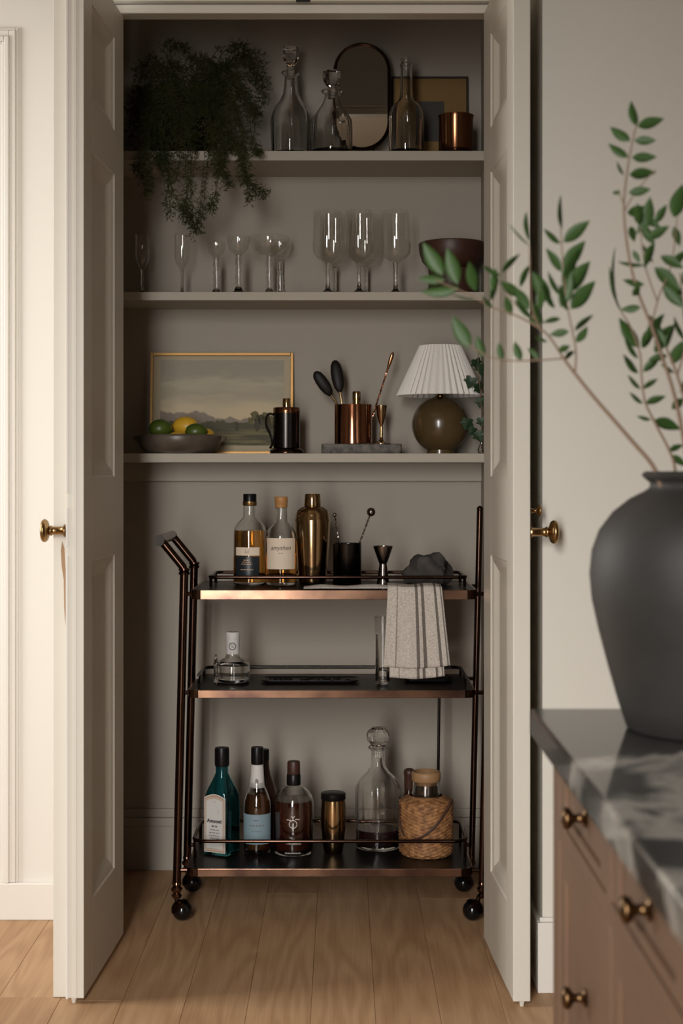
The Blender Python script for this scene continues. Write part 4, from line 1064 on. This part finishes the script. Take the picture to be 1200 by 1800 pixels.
# oval mirror leaning
Ym = 4.235; k = Ym/F; t = thing('oval_mirror', 'pill shaped mirror in a dark metal rim on the top shelf', 'mirror', (X(636,Ym), Ym, SZ1))
def pill(w, h, n=18):
    r = w/2; pts = []
    for i in range(n+1):
        a = math.pi*i/n; pts.append((r*math.cos(a), h-r+r*math.sin(a)))
    for i in range(n+1):
        a = math.pi+math.pi*i/n; pts.append((r*math.cos(a), r+r*math.sin(a)))
    return pts
ww, hh = 95*k, 184*k; lift = (265-244)*k; ln = math.radians(0.0)
Rm = Matrix.Rotation(-ln, 4, 'X')
op = pill(ww, hh); g = MB().tube([(x, 0.006, z+lift) for x, z in op], 0.0052, 8, closed=True); g.xform(Rm).build('rim', M['bronze'], t, True)
ip = pill(ww-.006, hh-.006); g = MB().loft([[(x, .004, z+lift+.003) for x, z in ip], [(x, .009, z+lift+.003) for x, z in ip]]); g.xform(Rm).build('mirror_glass', M['mirror'], t)
g = MB().tube([(-.03,.012,lift+.03), (-.035,.03,.0025), (.035,.03,.0025), (.03,.012,lift+.03)], .0025, 8); g.build('stand', M['bronze'], t, True)
leaning_frame('framed_print', 'dark framed print with mustard mat leaning behind the clear bottle', 688, 823, 106, 265, 4.306, SZ1, math.radians(3.0), .005, .010, M['frame_dark'],
    [(2,2,2,2,M['yellowmat'],'mat_board'), (48,42,44,44,M['print'],'print')])
Y = 4.19; v = Vessel('copper_pot', 'dark copper pot with flared foot at the end of top shelf', 'pot', 801, Y, SZ1, by)
v.hollow('pot', [(28,by-9),(30,by-12),(30,200),(31,194),(31.5,193)], M['darkcopper'], 1.4, 12, 44)
v.solid('foot', [(36,by),(36.5,by-2),(35,by-5),(28,by-8),(28,by-10)], M['bronze'], 44)

# fern
Yf = 4.215; v = Vessel('hanging_fern', 'wispy dark green fern trailing over the edge of top shelf', 'plant', 318, Yf, SZ1, by)
v.hollow('pot', [(42,by),(46,by-2),(60,200),(64,172),(65,170)], M['pot'], 3, 5, 36)
v.solid('soil', [(58,178),(60,176)], M['fernstem'], 24)
rf = random.Random(11)
def frond(path, dens, nl):
    pts = smoothpath(path, 7); g = MB(); n = len(pts)
    g.tube(pts, [0.0011*(1-.7*i/n) for i in range(n)], 4)
    L = sum((pts[i+1]-pts[i]).length for i in range(n-1)); cnt = int(L*dens)
    for _ in range(cnt):
        f = rf.uniform(.12, 1.0)*(n-1); i = min(int(f), n-2); p = pts[i].lerp(pts[i+1], f-i); d = (pts[i+1]-pts[i]).normalized()
        # branchlet
        rd = Vector((rf.gauss(0,1), rf.gauss(0,.8), rf.gauss(0,1))); rd = (rd-d*rd.dot(d)).normalized()
        dirb = (rd+d*rf.uniform(.1,.9)).normalized(); bl = rf.uniform(.5,1.3)*nl*1.6
        e = p+dirb*bl; sd = dirb.cross(Vector((0,1,.3))).normalized()*.0005
        g.add([p-sd, p+sd, e], [(0,1,2)])
        for q in range(rf.randint(2,5)):
            b0 = p+dirb*bl*rf.uniform(.25,1.0); dd = (dirb+Vector((rf.gauss(0,.7), rf.gauss(0,.7), rf.gauss(0,.7)))).normalized()
            tip = b0+dd*nl*rf.uniform(.5,1.0); sd = dd.cross(Vector((rf.gauss(0,.3),1,rf.gauss(0,.3)))).normalized()*.0008
            g.add([b0-sd, b0+sd, tip+sd*.3, tip-sd*.3], [(0,1,2,3)])
    ro = v.root.location
    for q in g.v:                                   # fronds hang in front of the shelf edge, never through it
        if q.z < 0.002 and q.y+ro.y > 4.104: q.y = 4.104-ro.y
        if q.y+ro.y > YB-.003: q.y = YB-.003-ro.y
    return g
zt0 = v.h(178)
def fr(p_list): return [Vector((0,0,0))+Vector(p) for p in p_list]
def LP(px, py, Yq): return P(px, py, Yq)-v.root.location
paths = []
# hand placed arching and trailing fronds (tip targets read off the photograph)
tips = [((300,90),(325,80),(340,120)), ((390,95),(430,80),(445,125)), ((400,110),(450,105),(462,150)), ((380,120),(440,120),(450,200)), ((360,130),(420,150),(440,215)),
        ((390,130),(440,180),(455,270)), ((380,150),(425,220),(430,320)), ((370,160),(420,260),(440,350)), ((360,170),(400,280),(465,345)), ((350,175),(390,290),(370,370)),
        ((340,180),(360,290),(345,410)), ((330,180),(335,290),(335,400)), ((320,180),(340,300),(320,370)), ((300,180),(290,280),(300,380)), ((290,175),(265,270),(260,340)),
        ((285,170),(250,260),(240,300)), ((300,180),(280,290),(330,390)), ((270,150),(235,180),(230,250)), ((280,130),(245,140),(228,200)), ((290,120),(260,110),(240,130)),
        ((300,130),(250,160),(235,220)), ((350,120),(370,105),(390,140)), ((330,120),(345,100),(360,130)), ((320,130),(300,110),(270,120)), ((360,140),(400,120),(420,170)),
        ((380,160),(410,190),(415,260)), ((340,150),(360,200),(380,300)), ((310,160),(300,220),(290,300)), ((290,160),(270,210),(270,290)), ((350,170),(375,250),(400,330)),
        ((370,150),(430,170),(458,205)), ((395,140),(448,140),(466,175)), ((330,170),(320,240),(310,320)), ((360,160),(385,220),(390,310)), ((280,160),(255,220),(250,310))]
front_tips = [((x0_, 168), (x0_+rf.uniform(-15,15), 190+rf.uniform(-12,20)), (x0_+rf.uniform(-25,25), y0_)) for x0_, y0_ in ((255,240),(268,225),(280,250),(292,235),(305,248),(318,240),(330,225),(342,250),(355,240),(368,248),(380,235),(262,215),(300,215),(350,215),(375,220))]
for m1, m2, m3 in front_tips:
    for rep in range(3):
        a = Vector((rf.uniform(-.06,.06), -.02, zt0))
        jx = lambda q: q[0]+rf.uniform(-10,10)
        frond([a, LP(jx(m1), m1[1]-8, 4.13), LP(jx(m2), m2[1], 4.098), LP(jx(m3), m3[1], 4.09)], 230, .011).build('frond', M['fern'], v.root, fixn=False)
for ti in tips:
    for rep in range(3):
        j = 9 if rep else 0
        y1 = Yf-rf.uniform(.0,.05); y2 = 4.088-rf.uniform(.0,.05)*(1 if ti[2][1] > 250 else .2)
        a = Vector((rf.uniform(-.05,.05), rf.uniform(-.05,.03), zt0))
        jj = lambda q: (q[0]+rf.uniform(-j,j)*1.6, q[1]+rf.uniform(-j,j))
        m1, m2, m3 = [jj(q) for q in ti]
        if ti[2][1] > 250: pl = [a, LP(m1[0], m1[1]-10, y1), LP(m2[0], min(m2[1],225), y2), LP((m2[0]+m3[0])/2, (max(m2[1],235)+m3[1])/2, y2-.008), LP(*m3, y2-.005)]
        else: pl = [a, LP(*m1, y1), LP(*m2, y1-.03), LP(*m3, y1-.05)]
        frond(pl, 210 if not rep else 170, .0105).build('frond', M['fern'], v.root, fixn=False)

# ---------------------------------------------------------------- island, vase, branches
IX, IYB, IZ = 0.1865, 1.4875, 0.915
isl = thing('kitchen_island', 'brown oak island with a dark veined marble top at the right', 'island', (0.62, 0.75, 0))
ix, iy = 0.62, 0.75
sl = MB().box(IX-ix, 1.35-ix, -0.15-iy, IYB-iy, IZ-.027, IZ).build('marble_top', M['marble'], isl, bevel=.003)
FX = 0.2065
MB().box(FX+.012-ix, 1.32-ix, -0.12-iy, 1.466-iy, 0.07, IZ-.027).build('carcass', M['cabinet'], isl)
MB().box(FX+.05-ix, 1.28-ix, -0.08-iy, 1.42-iy, 0.0, 0.07).build('plinth', M['cabinet'], isl)
rows_z = [(0.818,0.882), (0.59,0.80), (0.34,0.572), (0.095,0.322)]
cols = [(1.175,1.425), (0.905,1.155), (0.635,0.885), (0.365,0.615), (0.095,0.345)]
# face frame
g = MB()
for z0, z1 in ((0.882,IZ-.027), (0.80,0.818), (0.572,0.59), (0.322,0.34), (0.07,0.095)):
    MB().box(FX-ix, FX+.012-ix, -0.12-iy, 1.466-iy, z0, z1).build('face_rail', M['cabinet'], isl, bevel=.0008)
for y0, y1 in ((1.425,1.466), (1.155,1.175), (0.885,0.905), (0.615,0.635), (0.345,0.365), (-0.12,0.095)):
    for z0, z1 in rows_z: MB().box(FX-ix, FX+.012-ix, y0-iy, y1-iy, z0, z1).build('face_stile', M['cabinet'], isl, bevel=.0008)
for ci, (y0, y1) in enumerate(cols):
    for ri, (z0, z1) in enumerate(rows_z):
        f = 0.012 if ri == 0 else 0.03
        d = MB().box(FX+.005-ix, FX+.012-ix, y0+.002-iy, y1-.002-iy, z0+.002, z1-.002).build('drawer', M['cabinet'], isl)
        for (a0, a1, b0, b1) in ((y0+.002,y1-.002,z0+.002,z0+f), (y0+.002,y1-.002,z1-f,z1-.002), (y0+.002,y0+.03,z0+f,z1-f), (y1-.03,y1-.002,z0+f,z1-f)):
            MB().box(FX+.001-ix, FX+.0055-ix, a0-iy, a1-iy, b0, b1).build('drawer_frame', M['cabinet'], d, bevel=.0006)
        kb = MB().lathe([(0,0),(.011,0),(.0115,.0015),(.009,.003),(.0055,.005),(.005,.013),(.0065,.015),(.0115,.018),(.0135,.022),(.0125,.026),(.007,.0285),(0,.029)], 24)
        kb.v = [p*0.72 for p in kb.v]
        kb.xform(Matrix.Translation((FX+.004-ix, (y0+y1)/2-iy-.003, (z0+z1)/2)) @ Matrix.Rotation(-math.pi/2, 4, 'Y')).build('knob', M['cab_brass'], d, True, angle=60)
# vase
Yv = 1.3635; k = Yv/F; by = foot_row(IZ, Yv)
v = Vessel('charcoal_vase', 'large matte charcoal clay vase on the marble counter', 'vase', 1245, Yv, IZ, by)
v.hollow('vase', [(134,by),(139,by-2),(143,1278),(157,1235),(174,1175),(191,1110),(203,1055),(207,1010),(203,968),(190,932),(166,900),(136,876),(112,864),(102,857),(101,849),(108,843),(114,838),(115,833),(112,830.5)], M['vase'], 7, 10, 72, angle=60)
# leafy branches
def leaf_mesh(fold, curl):
    n = 7; vs = []; fs = []
    for i in range(n+1):
        t = i/n; wd = .175*math.sin(math.pi*t**.85)**.9 if 0 < t < 1 else 0.004
        y = -curl*t*t
        for s_ in (-1, -.5, 0, .5, 1): vs.append((s_*wd, y+fold*abs(s_)*wd, t))
    m_ = 5
    for i in range(n):
        for j in range(m_-1): a = i*m_+j; fs.append((a, a+1, a+m_+1, a+m_))
    top = len(vs); vs += [(x, y+.012, z) for x, y, z in vs]
    fs += [tuple(top+q for q in f[::-1]) for f in fs[:]]
    for i in range(n):
        a = i*m_; fs.append((a, a+m_, top+a+m_, top+a)); a += m_-1; fs.append((a+m_, a, top+a, top+a+m_))
    return new_mesh('leaf', vs, fs, True)
LM = [leaf_mesh(.25,.06), leaf_mesh(.4,-.05), leaf_mesh(.15,.12)]
for m_ in LM: m_.materials.append(M['leaf'])
rl = random.Random(21)
def branch(label, stems, leaves, Yc):
    t = thing('leafy_branch', label, 'branch', P(1190, 900, Yv), 0, 'branches in the charcoal vase'); o0 = t.location
    for (pts, r0, r1) in stems:
        pp = smoothpath([P(a[0], a[1], Yc+(a[2] if len(a) > 2 else 0))-o0 for a in pts], 5); n = len(pp)
        MB().tube(pp, [r0+(r1-r0)*i/n for i in range(n)], 7).build('stem', M['twig'], t, True)
    for lf in leaves:
        (bx_, by_, tx, ty) = lf[:4]; dz = rl.uniform(-.012,.012)
        a = P(bx_, by_, Yc)-o0; b = P(tx, ty, Yc+dz)-o0; d = b-a; L = d.length
        q = Vector((0,0,1)).rotation_difference(d.normalized())
        spin = rl.uniform(-55, 55) if len(lf) < 5 else lf[4]
        # face the camera roughly: align local -Y with world -Y around d, then spin
        z = d.normalized(); yv = Vector((0,1,0)); yv = (yv-z*yv.dot(z)).normalized(); xv = yv.cross(z)
        Mr = Matrix((xv, yv, z)).transposed().to_4x4() @ Matrix.Rotation(math.radians(spin), 4, 'Z')
        o = bpy.data.objects.new('leaf', rl.choice(LM)); C.objects.link(o); o.parent = t
        s_ = L*rl.uniform(1.0,1.06); o.matrix_local = Matrix.Translation(a) @ Mr @ Matrix.Diagonal((s_*1.15, s_, s_, 1))
    return t
R0 = .0022
branch('branch reaching left across the open door from the charcoal vase',
  [([(1172,900),(1152,828),(1110,775),(1045,700),(1005,650),(988,627)], R0, .0013),
   ([(988,627),(965,592),(940,572),(900,552),(862,540)], .0012, .0007), ([(862,540),(830,520),(800,508),(765,492)], .0007, .0005),
   ([(1010,658),(1012,620),(1006,585),(998,545),(992,500),(988,450),(985,400)], .001, .0006),
   ([(990,630),(950,633),(900,634),(862,628),(838,615),(822,605)], .0008, .0005),
   ([(948,575),(935,545),(932,500),(930,430)], .0008, .0005), ([(940,560),(905,535),(880,495)], .0007, .0005)],
  [(988,402,979,345,60),(985,428,958,402),(990,426,1033,389,10),(990,472,1026,425,10),(986,478,962,438),(994,515,1036,462,15),(990,505,1010,440),(1003,543,1041,497,10),(999,547,985,500),(985,560,955,566),
   (1000,582,966,588,5),(1010,582,1040,550,50),(1013,602,1032,575),(992,630,1006,618),(980,618,1002,607),(975,542,948,500),(966,532,936,478),(985,540,1005,480),(985,520,962,480),
   (950,575,928,556),(938,560,902,528),(915,522,880,496),(914,505,934,465,50),(882,480,911,446,55),(880,484,846,470,40),(866,512,870,472),(862,528,872,490),(898,555,888,520,0),(866,540,846,522),(930,545,905,505),
   (778,484,745,430,0),(804,500,786,438,0),(836,512,824,462,10),(782,492,738,490,20),(806,506,740,511,30),(835,526,790,521,70),(932,432,896,399,75),(931,425,928,374,60),
   (826,612,796,560,0),(850,628,838,590,5),(882,634,877,602,10),(915,634,905,600,10),(946,632,930,612),(962,600,940,590),(955,570,935,530),(945,545,952,500)], Yv-.02)
branch('tall upright branch with paired leaves at its tip',
  [([(1215,900),(1210,828),(1196,745),(1182,685),(1165,632),(1145,575),(1118,505),(1103,440),(1096,365),(1102,300),(1112,245),(1119,218)], R0, .0006),
   ([(1098,370),(1092,350),(1086,335)], .0006, .0004), ([(1098,370),(1110,348),(1130,322),(1152,298)], .0007, .0004), ([(1145,570),(1158,520),(1178,470),(1186,420),(1190,380)], .0009, .0005), ([(1155,530),(1140,490),(1130,450),(1125,400)], .0008, .0005)],
  [(1118,222,1108,181,25),(1120,222,1165,209,10),(1107,248,1073,222,10),(1114,247,1153,247,10),(1104,277,1070,255,20),(1110,277,1152,276,5),(1096,308,1082,286,45),(1106,307,1150,303,20),(1090,338,1075,338,0),(1104,339,1144,333,5),
   (1102,374,1140,368,10),(1122,395,1120,360),(1108,398,1114,422,20),(1112,440,1124,462),(1136,402,1141,348,0),(1152,392,1172,361,15),(1138,420,1174,398),(1150,428,1130,470),(1184,382,1198,328,5),(1184,398,1194,432),
   (1132,466,1088,465,60),(1132,500,1094,495,30),(1126,540,1090,545,20),(1125,505,1110,520),(1140,380,1120,410,0),(1150,470,1195,510,30),(1160,450,1200,470,30),(1130,430,1150,460),(1165,500,1200,540),(1178,470,1205,440),(1130,380,1160,400,20),(1128,395,1150,430,10)], Yv)
branch('thin branch with narrow leaves between the two longer branches',
  [([(1190,905),(1186,826),(1175,790),(1150,742),(1133,705),(1127,660),(1124,620),(1108,575),(1090,545),(1078,510)], .0015, .0006)],
  [(1124,612,1087,564,20),(1128,612,1150,572,30),(1122,630,1100,594,50),(1122,656,1093,624,40),(1130,654,1160,628,20),(1126,684,1103,661,45),(1130,684,1156,667,35),(1130,709,1104,692,45),(1134,710,1168,696,25),(1144,737,1121,731,45),(1150,738,1192,752,20),
   (1090,545,1068,482,70),(1086,535,1075,470,70),(1082,515,1072,440,72),(1135,600,1162,552,30),(1150,605,1178,572,30),(1160,600,1142,555),(1175,792,1200,782,20),(1180,800,1205,820,20)], Yv+.03)
branch('short branch at the right edge of the frame above the vase',
  [([(1235,900),(1228,826),(1212,740),(1190,660),(1170,610)], .002, .001), ([(1190,660),(1205,600),(1200,540),(1195,480)], .001, .0006)],
  [(1170,612,1150,575),(1172,612,1185,565),(1172,625,1140,632),(1180,640,1200,600),(1185,655,1160,640),(1195,690,1225,660),(1200,700,1180,720),(1205,600,1180,560),(1202,560,1225,520),(1198,520,1175,490),(1198,500,1222,460),(1165,600,1150,620,10)], Yv+.01)
